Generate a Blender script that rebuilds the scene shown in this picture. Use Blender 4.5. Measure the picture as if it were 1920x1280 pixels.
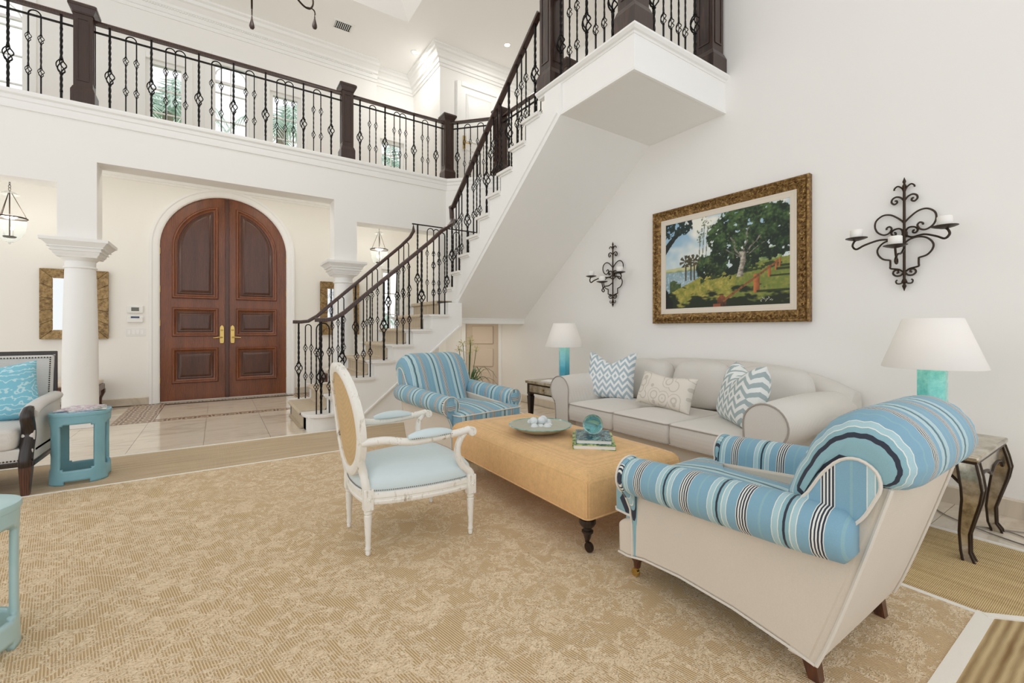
import bpy, bmesh, math, random
from mathutils import Vector, Matrix, noise
R = math.radians
random.seed(7)
sc = bpy.context.scene
for o in list(bpy.data.objects):
    bpy.data.objects.remove(o)

# ------------------------------------------------------------------ camera
F_PX, YAW, HOR, CAMH = 824.4, R(33.84), 617.4, 1.15
cam = bpy.data.cameras.new('camera'); camo = bpy.data.objects.new('camera', cam)
sc.collection.objects.link(camo); sc.camera = camo
camo.location = (0, 0, CAMH); camo.rotation_euler = (R(90), 0, -YAW)
cam.sensor_width = 36; cam.lens = F_PX * 36 / 1920
cam.shift_y = -(640 - HOR) / 1920
cam.clip_start = 0.05
# ------------------------------------------------------------------ world and exposure
world = bpy.data.worlds.new('world'); sc.world = world; world.use_nodes = True
wb = world.node_tree.nodes['Background']
wb.inputs[0].default_value = (0.98, 0.985, 1.0, 1); wb.inputs[1].default_value = 1.5
sc.view_settings.view_transform = 'Standard'; sc.view_settings.look = 'None'
sc.view_settings.gamma = 1; sc.view_settings.use_curve_mapping = False
sc.view_settings.exposure = -0.26
sc.cycles.max_bounces = 16; sc.cycles.diffuse_bounces = 9; sc.cycles.transmission_bounces = 12

# ------------------------------------------------------------------ pixel helpers (1920x1280 photo)
_f = (math.sin(YAW), math.cos(YAW)); _r = (math.cos(YAW), -math.sin(YAW))
def _ray(u, v):
    k = (u - 960) / F_PX
    return (_f[0] + _r[0] * k, _f[1] + _r[1] * k, -(v - HOR) / F_PX)
def onz(u, v, z=0):
    d = _ray(u, v); t = (z - CAMH) / d[2]; return Vector((d[0] * t, d[1] * t, z))
def onx(u, v, x):
    d = _ray(u, v); t = x / d[0]; return Vector((x, d[1] * t, CAMH + d[2] * t))
def ony(u, v, y):
    d = _ray(u, v); t = y / d[1]; return Vector((d[0] * t, y, CAMH + d[2] * t))

# ------------------------------------------------------------------ mesh builder
class MB:
    def __init__(s): s.v = []; s.f = []
    def add(s, vs, fs):
        b = len(s.v); s.v += [tuple(p) for p in vs]; s.f += [tuple(i + b for i in f) for f in fs]; return s
    def box(s, x0, x1, y0, y1, z0, z1):
        return s.add([(x0,y0,z0),(x1,y0,z0),(x1,y1,z0),(x0,y1,z0),(x0,y0,z1),(x1,y0,z1),(x1,y1,z1),(x0,y1,z1)],
                     [(3,2,1,0),(4,5,6,7),(0,1,5,4),(1,2,6,5),(2,3,7,6),(3,0,4,7)])
    def prism(s, poly, axis, a0, a1):
        m = {'x': lambda a,p,q:(a,p,q), 'y': lambda a,p,q:(p,a,q), 'z': lambda a,p,q:(p,q,a)}[axis]
        n = len(poly)
        vs = [m(a0,p,q) for p,q in poly] + [m(a1,p,q) for p,q in poly]
        fs = [tuple(range(n))[::-1], tuple(range(n, 2*n))] + [(i,(i+1)%n,n+(i+1)%n,n+i) for i in range(n)]
        return s.add(vs, fs)
    def lathe(s, prof, n=20, c=(0,0,0), cap=True):
        vs = []; fs = []
        for r, z in prof:
            for i in range(n):
                a = 2*math.pi*i/n; vs.append((c[0]+r*math.cos(a), c[1]+r*math.sin(a), c[2]+z))
        for k in range(len(prof)-1):
            for i in range(n):
                j = (i+1) % n; fs.append((k*n+i, k*n+j, (k+1)*n+j, (k+1)*n+i))
        if cap:
            fs.append(tuple(range(n))[::-1]); fs.append(tuple(range((len(prof)-1)*n, len(prof)*n)))
        return s.add(vs, fs)
    def loft(s, rings, cap=True, closed=False):
        n = len(rings[0]); vs = [p for r in rings for p in r]; fs = []; m = len(rings)
        for k in range(m if closed else m-1):
            k2 = (k+1) % m
            for i in range(n):
                j = (i+1) % n; fs.append((k*n+i, k*n+j, k2*n+j, k2*n+i))
        if cap and not closed:
            fs.append(tuple(range(n))[::-1]); fs.append(tuple(range((m-1)*n, m*n)))
        return s.add(vs, fs)
    def tube(s, pts, r, n=8, closed=False, twist=0.0, ph=0.0):
        pts = [Vector(p) for p in pts]; m = len(pts)
        rr = r if isinstance(r, (list, tuple)) else [r]*m
        rings = []; up = None
        for i in range(m):
            if closed: t = pts[(i+1) % m] - pts[i-1]
            else: t = pts[min(i+1, m-1)] - pts[max(i-1, 0)]
            if t.length < 1e-9: t = Vector((0,0,1))
            t.normalize()
            if up is None:
                up = Vector((0,0,1)) if abs(t.z) < .9 else Vector((1,0,0))
            a = (up - t*up.dot(t))
            if a.length < 1e-6: a = t.orthogonal()
            a.normalize(); b = t.cross(a); up = a
            rings.append([pts[i] + (a*math.cos(ph+twist*i+2*math.pi*j/n) + b*math.sin(ph+twist*i+2*math.pi*j/n))*rr[i] for j in range(n)])
        return s.loft(rings, cap=not closed, closed=closed)
    def sweep(s, prof, pts, up=(0,0,1), closed=False):
        """profile (a,b): a to the right of travel, b along up; mitred corners"""
        pts = [Vector(p) for p in pts]; m = len(pts); up = Vector(up); rings = []
        for i in range(m):
            if closed: t0 = (pts[i]-pts[i-1]).normalized(); t1 = (pts[(i+1)%m]-pts[i]).normalized()
            else:
                t0 = (pts[i]-pts[i-1]).normalized() if i else None
                t1 = (pts[i+1]-pts[i]).normalized() if i < m-1 else None
                t0 = t0 or t1; t1 = t1 or t0
            r0 = t0.cross(up); r1 = t1.cross(up)
            r0.normalize(); r1.normalize()
            rr = r0 + r1
            if rr.length < 1e-6: rr = r0.copy()
            rr.normalize(); sc_ = 1/max(.3, rr.dot(r0))
            t = (t0+t1).normalized(); u2 = rr.cross(t).normalized()
            if abs(t.z) < 1e-4: u2 = up
            rings.append([pts[i] + rr*(a*sc_) + u2*b for a, b in prof])
        return s.loft(rings, cap=not closed, closed=closed)
    def grid(s, fn, nu, nv, closeu=False):
        vs = [fn(i/(nu-(0 if closeu else 1)), j/(nv-1)) for j in range(nv) for i in range(nu)]
        fs = []
        for j in range(nv-1):
            for i in range(nu if closeu else nu-1):
                i2 = (i+1) % nu; fs.append((j*nu+i, j*nu+i2, (j+1)*nu+i2, (j+1)*nu+i))
        return s.add(vs, fs)
    def mirror_x(s):
        b = len(s.v); s.v += [(-x,y,z) for x,y,z in s.v]; s.f += [tuple(i+b for i in f)[::-1] for f in list(s.f)]; return s
    def xf(s, M):
        s.v = [tuple(M @ Vector(p)) for p in s.v]; return s
    def mesh(s, name, mat=None, smooth=None):
        me = bpy.data.meshes.new(name); me.from_pydata(s.v, [], s.f); me.update()
        bm = bmesh.new(); bm.from_mesh(me); bmesh.ops.recalc_face_normals(bm, faces=bm.faces); bm.to_mesh(me); bm.free()
        if mat: me.materials.append(mat)
        if smooth:
            me.polygons.foreach_set('use_smooth', [True]*len(me.polygons)); me.set_sharp_from_angle(angle=R(smooth))
        return me

COL = sc.collection
def place(name, me, parent=None, loc=(0,0,0), rot=(0,0,0), world=False, scale=None):
    o = bpy.data.objects.new(name, me); COL.objects.link(o)
    o.location = loc; o.rotation_euler = rot
    if scale: o.scale = scale
    if parent is not None:
        o.parent = parent
        if world: o.matrix_parent_inverse = Matrix.Translation(-Vector(parent.location))
    return o
def obj(name, mb, mat, parent=None, smooth=35, bevel=0, sub=0, loc=(0,0,0), rot=(0,0,0), world=False, seg=2):
    o = place(name, mb.mesh(name, mat, smooth), parent, loc, rot, world)
    if bevel:
        b = o.modifiers.new('bevel', 'BEVEL'); b.width = bevel; b.segments = seg; b.limit_method = 'ANGLE'; b.angle_limit = R(35); b.harden_normals = False
        if smooth: o.data.polygons.foreach_set('use_smooth', [True]*len(o.data.polygons))
    if sub:
        b = o.modifiers.new('sub', 'SUBSURF'); b.levels = sub; b.render_levels = sub
    return o
def tag(o, label=None, cat=None, group=None, kind=None):
    if label: o['label'] = label
    if cat: o['category'] = cat
    if group: o['group'] = group
    if kind: o['kind'] = kind
    return o
def thing(name, label, cat, loc=(0,0,0), rz=0, group=None, kind=None):
    o = bpy.data.objects.new(name, None); COL.objects.link(o); o.empty_display_size = .1
    o.location = loc; o.rotation_euler = (0,0,rz)
    return tag(o, label, cat, group, kind)
def struct(name, mb, mat, label=None, cat=None, **kw):
    o = obj(name, mb, mat, **kw); return tag(o, label, cat, None, 'structure')
def copy_tree(o, parent=None):
    c = o.copy(); COL.objects.link(c)
    if parent is not None: c.parent = parent
    for ch in o.children: copy_tree(ch, c)
    return c
def crom(pts, n=6, closed=False):
    P = [Vector(p) for p in pts]; out = []; m = len(P)
    for i in range(m if closed else m-1):
        if closed: a,b,c,d = P[i-1], P[i], P[(i+1)%m], P[(i+2)%m]
        else: a,b,c,d = P[max(i-1,0)], P[i], P[i+1], P[min(i+2,m-1)]
        for k in range(n):
            t = k/n
            out.append(.5*((2*b)+(c-a)*t+(2*a-5*b+4*c-d)*t*t+(3*b-a-3*c+d)*t**3))
    if not closed: out.append(P[-1])
    return out
def arc(cx, cy, r, a0, a1, n):
    return [(cx+r*math.cos(R(a0+(a1-a0)*i/n)), cy+r*math.sin(R(a0+(a1-a0)*i/n))) for i in range(n+1)]

# ------------------------------------------------------------------ materials
def srgb(r, g, b):
    f = lambda c: (c/255/12.92) if c/255 <= .04045 else ((c/255+.055)/1.055)**2.4
    return (f(r), f(g), f(b), 1)
class NT:
    def __init__(s, name, rough=.5, metal=0, **kw):
        s.m = bpy.data.materials.new(name); s.m.use_nodes = True; s.t = s.m.node_tree
        s.b = s.t.nodes['Principled BSDF']; s.b.inputs['Roughness'].default_value = rough; s.b.inputs['Metallic'].default_value = metal
        for k, v in kw.items(): s.b.inputs[k.replace('_', ' ')].default_value = v
    def n(s, typ, ins=None, **attrs):
        nd = s.t.nodes.new(typ)
        for k, v in attrs.items(): setattr(nd, k, v)
        for k, v in (ins or {}).items():
            if hasattr(v, 'is_output') or isinstance(v, bpy.types.NodeSocket): s.t.links.new(v, nd.inputs[k])
            else: nd.inputs[k].default_value = v
        return nd
    def link(s, a, b): s.t.links.new(a, b)
    def math(s, op, a, b=0.0, c=None):
        ins = {0: a, 1: b}
        if c is not None: ins[2] = c
        return s.n('ShaderNodeMath', ins, operation=op).outputs[0]
    def ramp(s, fac, stops, const=False):
        r = s.n('ShaderNodeValToRGB', {0: fac}); cr = r.color_ramp
        if const: cr.interpolation = 'CONSTANT'
        while len(cr.elements) < len(stops): cr.elements.new(.5)
        for e, (p, c) in zip(cr.elements, stops): e.position = p; e.color = c
        return r.outputs[0]
    def mix(s, fac, a, b):
        m = s.n('ShaderNodeMix', data_type='RGBA')
        for k, v in ((0, fac), (6, a), (7, b)):
            if isinstance(v, bpy.types.NodeSocket): s.link(v, m.inputs[k])
            else: m.inputs[k].default_value = v
        return m.outputs[2]
    def obj(s): return s.n('ShaderNodeTexCoord').outputs['Object']
    def noise(s, co, scale, detail=3, rough=.5):
        return s.n('ShaderNodeTexNoise', {'Vector': co, 'Scale': scale, 'Detail': detail, 'Roughness': rough}).outputs[0]
    def mapping(s, co, scale=(1,1,1), rot=(0,0,0)):
        return s.n('ShaderNodeMapping', {'Vector': co, 'Scale': scale, 'Rotation': rot}).outputs[0]
    def bump(s, h, strength=.3, dist=.01):
        b = s.n('ShaderNodeBump', {'Height': h, 'Strength': strength, 'Distance': dist}); s.link(b.outputs[0], s.b.inputs['Normal'])
    def col(s, c):
        if isinstance(c, bpy.types.NodeSocket): s.link(c, s.b.inputs['Base Color'])
        else: s.b.inputs['Base Color'].default_value = c
        return s
def plain(name, c, rough=.5, metal=0, var=.04, vs=8, **kw):
    t = NT(name, rough, metal, **kw); co = t.obj(); nz = t.noise(co, vs, 4)
    a = tuple(x*(1-var) for x in c[:3])+(1,); b = tuple(min(1, x*(1+var)) for x in c[:3])+(1,)
    t.col(t.mix(nz, a, b)); return t.m
M = {}
def wallmat(name, c, rough=.85):
    t = NT(name, rough); co = t.obj(); nz = t.noise(co, 2.2, 3)
    t.col(t.mix(nz, tuple(x*.985 for x in c[:3])+(1,), c)); fine = t.noise(co, 120, 2); t.bump(fine, .05, .002); return t.m
M['wall'] = wallmat('wall_paint', srgb(243, 242, 239))
M['foyer'] = wallmat('foyer_plaster', srgb(244, 242, 236))
M['ceil'] = wallmat('ceiling_paint', srgb(248, 248, 246))
M['trim'] = plain('trim_white', srgb(243, 243, 241), .45, var=.01)
M['stone_white'] = plain('stair_stone_white', srgb(232, 230, 226), .4, var=.03, vs=14)
M['iron'] = plain('wrought_iron', srgb(26, 23, 22), .45, .6, var=.2, vs=40)
M['bronze'] = plain('dark_bronze', srgb(62, 50, 40), .4, .7, var=.2, vs=30)
M['brass'] = plain('brass', srgb(205, 175, 105), .25, 1, var=.05)
M['steel'] = plain('steel', srgb(150, 145, 140), .3, 1, var=.05)
M['white_plastic'] = plain('white_plastic', srgb(238, 238, 235), .35, var=.01)
M['grey_screen'] = plain('grey_screen', srgb(110, 112, 105), .2)
M['navy_screen'] = plain('navy_screen', srgb(50, 70, 110), .2)
def wood(name, c1, c2, scale=(2, 2, .25), rough=.35, coat=.3, freq=14):
    t = NT(name, rough, Coat_Weight=coat, Coat_Roughness=.15); co = t.mapping(t.obj(), scale)
    w = t.n('ShaderNodeTexWave', {'Vector': co, 'Scale': freq, 'Distortion': 6, 'Detail': 3, 'Detail Scale': 1.5}).outputs['Fac']
    nz = t.noise(co, 5, 5); f = t.math('MULTIPLY', w, .5); f = t.math('ADD', f, t.math('MULTIPLY', nz, .6))
    t.col(t.ramp(f, [(.2, c1), (.8, c2)])); t.bump(w, .05, .002); return t.m
M['mahogany'] = wood('mahogany', srgb(66, 30, 14), srgb(142, 80, 42))
M['mahogany_dark'] = wood('mahogany_dark', srgb(38, 18, 11), srgb(98, 54, 32))
M['walnut'] = wood('walnut_newel', srgb(34, 19, 14), srgb(66, 41, 31), rough=.4)
M['rail_wood'] = wood('rail_wood', srgb(34, 18, 13), srgb(70, 40, 28), (1, 1, 1))
M['ebony'] = wood('ebony', srgb(22, 15, 13), srgb(44, 30, 25))
M['leg_brown'] = wood('leg_brown', srgb(50, 26, 16), srgb(96, 54, 34))
def fabric(name, c, var=.07, sc_=320, rough=.9, bump=.25, blot=3):
    t = NT(name, rough, Sheen_Weight=.15); co = t.obj()
    wx = t.n('ShaderNodeTexWave', {'Vector': co, 'Scale': sc_*.5, 'Distortion': 1.5}, bands_direction='X').outputs['Fac']
    wz = t.n('ShaderNodeTexWave', {'Vector': co, 'Scale': sc_*.5, 'Distortion': 1.5}, bands_direction='Z').outputs['Fac']
    wy = t.n('ShaderNodeTexWave', {'Vector': co, 'Scale': sc_*.5, 'Distortion': 1.5}, bands_direction='Y').outputs['Fac']
    w = t.math('ADD', t.math('ADD', wx, wz), wy); nz = t.noise(co, sc_*.7, 2); n2 = t.noise(co, blot, 3)
    h = t.math('ADD', t.math('MULTIPLY', w, .4), nz)
    f = t.math('MULTIPLY', t.math('ADD', h, n2), .42)
    t.col(t.mix(f, tuple(x*(1-var*2) for x in c[:3])+(1,), tuple(min(1, x*(1+var*1.4)) for x in c[:3])+(1,)))
    t.bump(h, bump, .002); return t.m
M['linen_grey'] = fabric('linen_grey', srgb(216, 212, 206))
M['linen_cream'] = fabric('linen_cream', srgb(214, 204, 190))
M['linen_settee'] = fabric('linen_settee', srgb(208, 206, 202), .12)
M['gold_cloth'] = fabric('ottoman_cloth', srgb(214, 174, 122), .20, 130, blot=26)
M['blue_leather'] = fabric('pale_blue_leather', srgb(206, 221, 225), .03, 500, .38, .06)
M['cream_cloth'] = fabric('cream_cloth', srgb(225, 215, 200))
M['piping'] = fabric('piping', srgb(222, 216, 206), .05, 500)
M['piping_grey'] = fabric('piping_grey', srgb(168, 160, 152), .05, 500)
M['candle'] = plain('candle_wax', srgb(245, 243, 238), .5, var=.01, Subsurface_Weight=.1)
M['cane'] = fabric('cane_panel', srgb(200, 168, 116), .16, 200, .8, .5, 12)
# distressed white paint
t = NT('distressed_white', .55); co = t.obj(); a = t.noise(t.mapping(co, (1, 1, .35)), 38, 5, .65); b = t.noise(co, 9, 3)
f = t.math('ADD', t.math('MULTIPLY', a, .75), t.math('MULTIPLY', b, .35))
t.col(t.ramp(f, [(.36, srgb(105, 86, 66)), (.42, srgb(200, 192, 178)), (.5, srgb(236, 234, 227)), (.8, srgb(228, 226, 218))])); t.bump(a, .25, .003); M['distressed'] = t.m
# striped ticking; coordinate runs along one object axis
def stripes(name, axis, period=.22, off=0.0):
    t = NT(name, .85, Sheen_Weight=.1); co = t.obj(); sx = t.n('ShaderNodeSeparateXYZ', {0: co})
    c = sx.outputs[axis]; f = t.math('FRACT', t.math('ADD', t.math('DIVIDE', c, period), 20.5+off))
    B, P, N, W, T = srgb(128, 169, 190), srgb(168, 200, 208), srgb(46, 52, 66), srgb(226, 228, 222), srgb(138, 178, 188)
    st = [(0, B)]
    p = .10
    for i in range(4): st += [(p, W), (p+.013, N), (p+.034, W)]; p += .042
    st += [(p+.002, B), (.42, W), (.432, P), (.50, W), (.512, T), (.565, N), (.60, T), (.655, W), (.667, P), (.74, W), (.752, B), (.90, T), (.93, B)]
    base = t.ramp(f, st, True)
    nz = t.noise(t.mapping(co, (1, 1, 1)), 420, 2); n2 = t.noise(co, 14, 3)
    k = t.math('ADD', .86, t.math('ADD', t.math('MULTIPLY', nz, .2), t.math('MULTIPLY', n2, .1)))
    hs = t.n('ShaderNodeHueSaturation', {'Color': base, 'Value': k}); t.col(hs.outputs[0])
    t.bump(nz, .2, .002); return t.m
M['stripe_x'] = stripes('ticking_along_width', 0, off=-.2745); M['stripe_y'] = stripes('ticking_along_depth', 1, off=-.365)
M['stripe_far'] = M['stripe_x']
# zigzag ikat
def ikat(name, ca, cb, w=.24):
    t = NT(name, .9); co = t.obj(); s = t.n('ShaderNodeSeparateXYZ', {0: co}); x, z = s.outputs[0], s.outputs[2]
    wob = t.math('MULTIPLY', t.math('SUBTRACT', t.noise(co, 60, 2), .5), .006)
    tri = t.math('MULTIPLY', t.math('PINGPONG', t.math('ADD', x, 5.0), .04), 1.35)
    p = t.math('ADD', t.math('SUBTRACT', t.math('ABSOLUTE', t.math('ADD', z, .012)), tri), wob)
    f = t.math('FRACT', t.math('ADD', t.math('DIVIDE', p, .066), 10.42))
    base = t.ramp(f, [(0, cb), (.42, ca), (.93, cb)], True)
    t.col(base); t.bump(t.noise(co, 350, 2), .2, .002); return t.m
M['ikat_blue'] = ikat('ikat_blue', srgb(172, 190, 200), srgb(234, 238, 238))
M['ikat_green'] = ikat('ikat_sage', srgb(166, 182, 184), srgb(232, 236, 234))
# embroidered rings on cream
t = NT('ring_embroidery', .9); co = t.obj(); v = t.n('ShaderNodeTexVoronoi', {'Vector': t.mapping(co, (1, .05, 1)), 'Scale': 8.5, 'Randomness': .8}); d = v.outputs['Distance']
f = t.math('FRACT', t.math('MULTIPLY', d, 4.0)); m = t.math('LESS_THAN', f, .34); m2 = t.math('LESS_THAN', d, .55); m = t.math('MULTIPLY', m, m2)
t.col(t.mix(t.math('MULTIPLY', m, .8), srgb(226, 220, 210), srgb(196, 190, 180))); t.bump(m, .4, .004); M['ring_cloth'] = t.m
# coral pillow: branching light lines
t = NT('coral_print', .8); co = t.obj(); wv = t.n('ShaderNodeTexWave', {'Vector': t.mapping(co, (1, 1, 1)), 'Scale': 11, 'Distortion': 7, 'Detail': 2, 'Detail Scale': 2.2}, wave_type='RINGS').outputs['Fac']
t.col(t.mix(t.ramp(wv, [(.80, (0,0,0,1)), (.92, (1,1,1,1))]), srgb(128, 194, 214), srgb(190, 222, 230))); M['coral_cloth'] = t.m
# rug field: ribbed ground with raised damask loops
t = NT('damask_rug', .95); co = t.obj()
big = t.n('ShaderNodeTexNoise', {'Vector': co, 'Scale': 5.5, 'Detail': 6, 'Roughness': .72, 'Distortion': 1.0}).outputs[0]
vein = t.math('ABSOLUTE', t.math('SUBTRACT', big, .5)); loop = t.ramp(vein, [(.018, (1,1,1,1)), (.05, (0,0,0,1))])
bl = t.n('ShaderNodeTexNoise', {'Vector': co, 'Scale': 10, 'Detail': 4, 'Roughness': .75, 'Distortion': .8}).outputs[0]
loop2 = t.ramp(bl, [(.53, (0,0,0,1)), (.56, (1,1,1,1))]); loop = t.math('MAXIMUM', loop, loop2)
ribs = t.n('ShaderNodeTexWave', {'Vector': t.mapping(co, (1, 1, 1), (0, 0, R(-12))), 'Scale': 36, 'Distortion': .5, 'Detail': 1}).outputs['Fac']
curl = t.n('ShaderNodeTexNoise', {'Vector': t.mapping(co, (.8, 1.6, 1), (0, 0, R(30))), 'Scale': 62, 'Detail': 3, 'Distortion': 2.4}).outputs[0]
h = t.mix(loop, ribs, curl)
cg = t.mix(ribs, srgb(198, 164, 120), srgb(248, 222, 180)); cl = t.ramp(curl, [(.34, srgb(168, 142, 108)), (.46, srgb(232, 208, 174)), (.7, srgb(248, 232, 206))])
c = t.mix(loop, cg, cl); big2 = t.noise(co, .9, 2)
t.col(t.mix(t.math('MULTIPLY', big2, .3), c, srgb(234, 204, 162)))
hh = t.math('ADD', t.math('MULTIPLY', loop, .5), h); t.bump(hh, .7, .010); M['rug_field'] = t.m
def weave(name, c1, c2, s1, s2, rz=0):
    t = NT(name, .95); co = t.mapping(t.obj(), (1, 1, 1), (0, 0, rz))
    a = t.n('ShaderNodeTexWave', {'Vector': co, 'Scale': s1, 'Distortion': .8, 'Detail': 1}, bands_direction='X').outputs['Fac']
    b = t.n('ShaderNodeTexWave', {'Vector': co, 'Scale': s2, 'Distortion': .8, 'Detail': 1}, bands_direction='Y').outputs['Fac']
    nz = t.noise(t.mapping(co, (.6, 9, 1) if s1 > s2 or s2 < 30 else (9, .6, 1)), 3, 4); f = t.math('ADD', t.math('MULTIPLY', t.math('MULTIPLY', a, b), .8), t.math('SUBTRACT', t.math('MULTIPLY', nz, .9), .28))
    t.col(t.mix(f, c1, c2)); t.bump(t.math('ADD', a, b), .6, .006); return t.m
M['sisal_a'] = weave('sisal_border_lengthwise', srgb(178, 146, 96), srgb(252, 228, 176), 30, 52)
M['sisal_b'] = weave('sisal_border_crosswise', srgb(186, 160, 126), srgb(242, 222, 190), 52, 17)
M['sisal_c'] = weave('sisal_border_near', srgb(150, 116, 70), srgb(252, 230, 180), 60, 11)
M['tape'] = fabric('rug_tape', srgb(240, 236, 226), .03, 400)
def carpet():
    t = NT('runner_stripe', .95); co = t.obj(); s = t.n('ShaderNodeSeparateXYZ', {0: co})
    f = t.math('FRACT', t.math('DIVIDE', s.outputs[1], .12))
    st = t.ramp(f, [(0, srgb(206, 192, 168)), (.22, srgb(158, 142, 120)), (.30, srgb(220, 208, 188)), (.36, srgb(158, 142, 120)), (.44, srgb(206, 192, 168)), (.72, srgb(176, 158, 134)), (.92, srgb(226, 214, 196))], True)
    t.col(t.mix(t.math('MULTIPLY', t.noise(co, 150, 2), .4), st, srgb(200, 184, 160)))
    t.bump(t.noise(co, 250, 2), .5, .006); return t.m
M['runner'] = carpet()
def marble(name, c1, c2, rough=.08, seed=0):
    t = NT(name, rough, Specular_IOR_Level=.55); co = t.n('ShaderNodeNewGeometry').outputs['Position']
    n1 = t.n('ShaderNodeTexNoise', {'Vector': t.mapping(co, (1, 2.5, 1)), 'Scale': 2.6, 'Detail': 6, 'Roughness': .6, 'Distortion': 1.2}).outputs[0]
    oi = t.n('ShaderNodeObjectInfo').outputs['Random']
    f = t.math('ADD', n1, t.math('MULTIPLY', t.math('SUBTRACT', oi, .5), .16))
    t.col(t.ramp(f, [(.25, c1), (.5, c2), (.75, tuple(min(1, x*1.06) for x in c2[:3])+(1,))])); return t.m
M['marble'] = marble('travertine_tile', srgb(204, 188, 168), srgb(228, 216, 198))
M['base_stone'] = marble('baseboard_stone', srgb(188, 174, 154), srgb(212, 200, 182), .25)
M['grout'] = plain('grout', srgb(170, 158, 142), .9)
t = NT('mosaic', .35); co = t.n('ShaderNodeNewGeometry').outputs['Position']; v = t.n('ShaderNodeTexVoronoi', {'Vector': co, 'Scale': 40, 'Randomness': .7}, feature='DISTANCE_TO_EDGE').outputs['Distance']
v2 = t.n('ShaderNodeTexVoronoi', {'Vector': t.mapping(co, (1, 1, 0)), 'Scale': 6.5, 'Randomness': .15}, feature='DISTANCE_TO_EDGE').outputs['Distance']
c = t.ramp(v2, [(.0, srgb(228, 208, 184)), (.07, srgb(96, 64, 48)), (.2, srgb(96, 64, 48)), (.24, srgb(222, 200, 174)), (.33, srgb(222, 200, 174)), (.37, srgb(110, 76, 58))])
t.col(t.mix(t.ramp(v, [(.02, (1,1,1,1)), (.06, (0,0,0,1))]), c, srgb(190, 172, 150))); M['mosaic'] = t.m
# turned metal / mirror / glass
M['mirror'] = plain('mirror_glass', srgb(225, 228, 228), .03, 1, var=0)
t = NT('antique_mirror', .18, .75); co = t.obj(); f = t.noise(co, 14, 5, .65); t.col(t.ramp(f, [(.3, srgb(136, 124, 104)), (.5, srgb(188, 178, 158)), (.7, srgb(216, 210, 196))])); M['antique'] = t.m
t = NT('tooled_gold', .5, .35); co = t.obj(); f = t.noise(co, 22, 5, .7); t.col(t.ramp(f, [(.3, srgb(86, 66, 40)), (.5, srgb(150, 122, 80)), (.7, srgb(184, 158, 112))])); t.bump(f, .4, .004); M['gold_frame'] = t.m
t = NT('gilt_carved', .42, .6); co = t.obj(); f = t.noise(co, 40, 4, .7); t.col(t.ramp(f, [(.3, srgb(66, 46, 24)), (.5, srgb(132, 100, 56)), (.72, srgb(196, 164, 104))])); t.bump(f, .6, .006); M['gilt'] = t.m
def glass(name, c, rough=.02, trans=1.0, ior=1.45):
    t = NT(name, rough, Transmission_Weight=trans, IOR=ior); t.col(c); return t.m
M['pane'] = glass('window_glass', (1, 1, 1, 1), 0, 1, 1.02)
M['clear'] = glass('clear_glass', srgb(240, 246, 246), .02, .9, 1.1)
M['aqua_glass'] = glass('aqua_glass', srgb(188, 230, 234), .03, .95, 1.25)
M['bubble'] = glass('bubble_glass', srgb(240, 246, 248), .12, .25, 1.45)
t = NT('teal_glaze', .15, Coat_Weight=.6); co = t.obj(); s = t.n('ShaderNodeSeparateXYZ', {0: co})
f = t.math('ADD', t.math('MULTIPLY', s.outputs[2], 2.2), t.math('MULTIPLY', t.noise(co, 24, 4), .35)); t.col(t.ramp(f, [(.1, srgb(60, 148, 184)), (.6, srgb(88, 180, 200)), (1, srgb(140, 214, 214))])); M['teal_glaze'] = t.m
t = NT('turquoise_glaze', .15, Coat_Weight=.6); co = t.obj(); f = t.noise(co, 30, 5, .65); t.col(t.ramp(f, [(.3, srgb(88, 190, 188)), (.6, srgb(130, 216, 208)), (.8, srgb(176, 234, 224))])); M['turq_glaze'] = t.m
t = NT('bowl_glaze', .15, Coat_Weight=.8); co = t.obj(); f = t.noise(co, 16, 5, .6); t.col(t.ramp(f, [(.3, srgb(50, 120, 124)), (.5, srgb(104, 172, 164)), (.75, srgb(172, 208, 192))])); M['bowl_glaze'] = t.m
M['bowl_out'] = plain('bowl_outer', srgb(176, 176, 160), .35, var=.12, vs=20)
t = NT('stool_blue', .4); co = t.obj(); f = t.noise(co, 10, 4); t.col(t.mix(f, srgb(116, 168, 184), srgb(142, 190, 202))); M['stool_blue'] = t.m
t = NT('lamp_shade', .8, Transmission_Weight=0); t.col(srgb(244, 243, 242)); tr = t.n('ShaderNodeBsdfTranslucent', {0: srgb(250, 246, 240)}); mx = t.n('ShaderNodeMixShader', {0: .22})
t.link(t.b.outputs[0], mx.inputs[1]); t.link(tr.outputs[0], mx.inputs[2]); t.link(mx.outputs[0], t.t.nodes['Material Output'].inputs[0]); M['shade'] = t.m
def emit(name, c, st):
    t = NT(name, .5); t.col(c); t.b.inputs['Emission Color'].default_value = c; t.b.inputs['Emission Strength'].default_value = st; return t.m
M['bulb'] = emit('warm_bulb', srgb(255, 236, 205), 10); M['downlight'] = emit('downlight', srgb(255, 246, 230), 9)
M['leaf'] = plain('leaf_green', srgb(62, 98, 48), .5, var=.3, vs=12); M['petal'] = plain('petal', srgb(214, 210, 160), .6, var=.1)
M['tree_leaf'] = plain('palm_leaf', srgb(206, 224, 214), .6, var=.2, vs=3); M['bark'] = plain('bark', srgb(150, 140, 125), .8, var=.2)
M['terracotta'] = plain('planter_white', srgb(225, 222, 215), .5)
M['paper'] = plain('paper_white', srgb(236, 234, 230), .6, var=.02)
t = NT('door_warm_shade', .5); t.col(srgb(216, 200, 182)); M['door_warm_shade'] = t.m  # closet door: warm shade of the nook is put into its base colour
t = NT('painted_attr', .6); at = t.n('ShaderNodeAttribute', attribute_name='paint'); t.col(at.outputs[0]); t.bump(t.noise(t.obj(), 160, 2), .15, .002); M['painted'] = t.m

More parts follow.
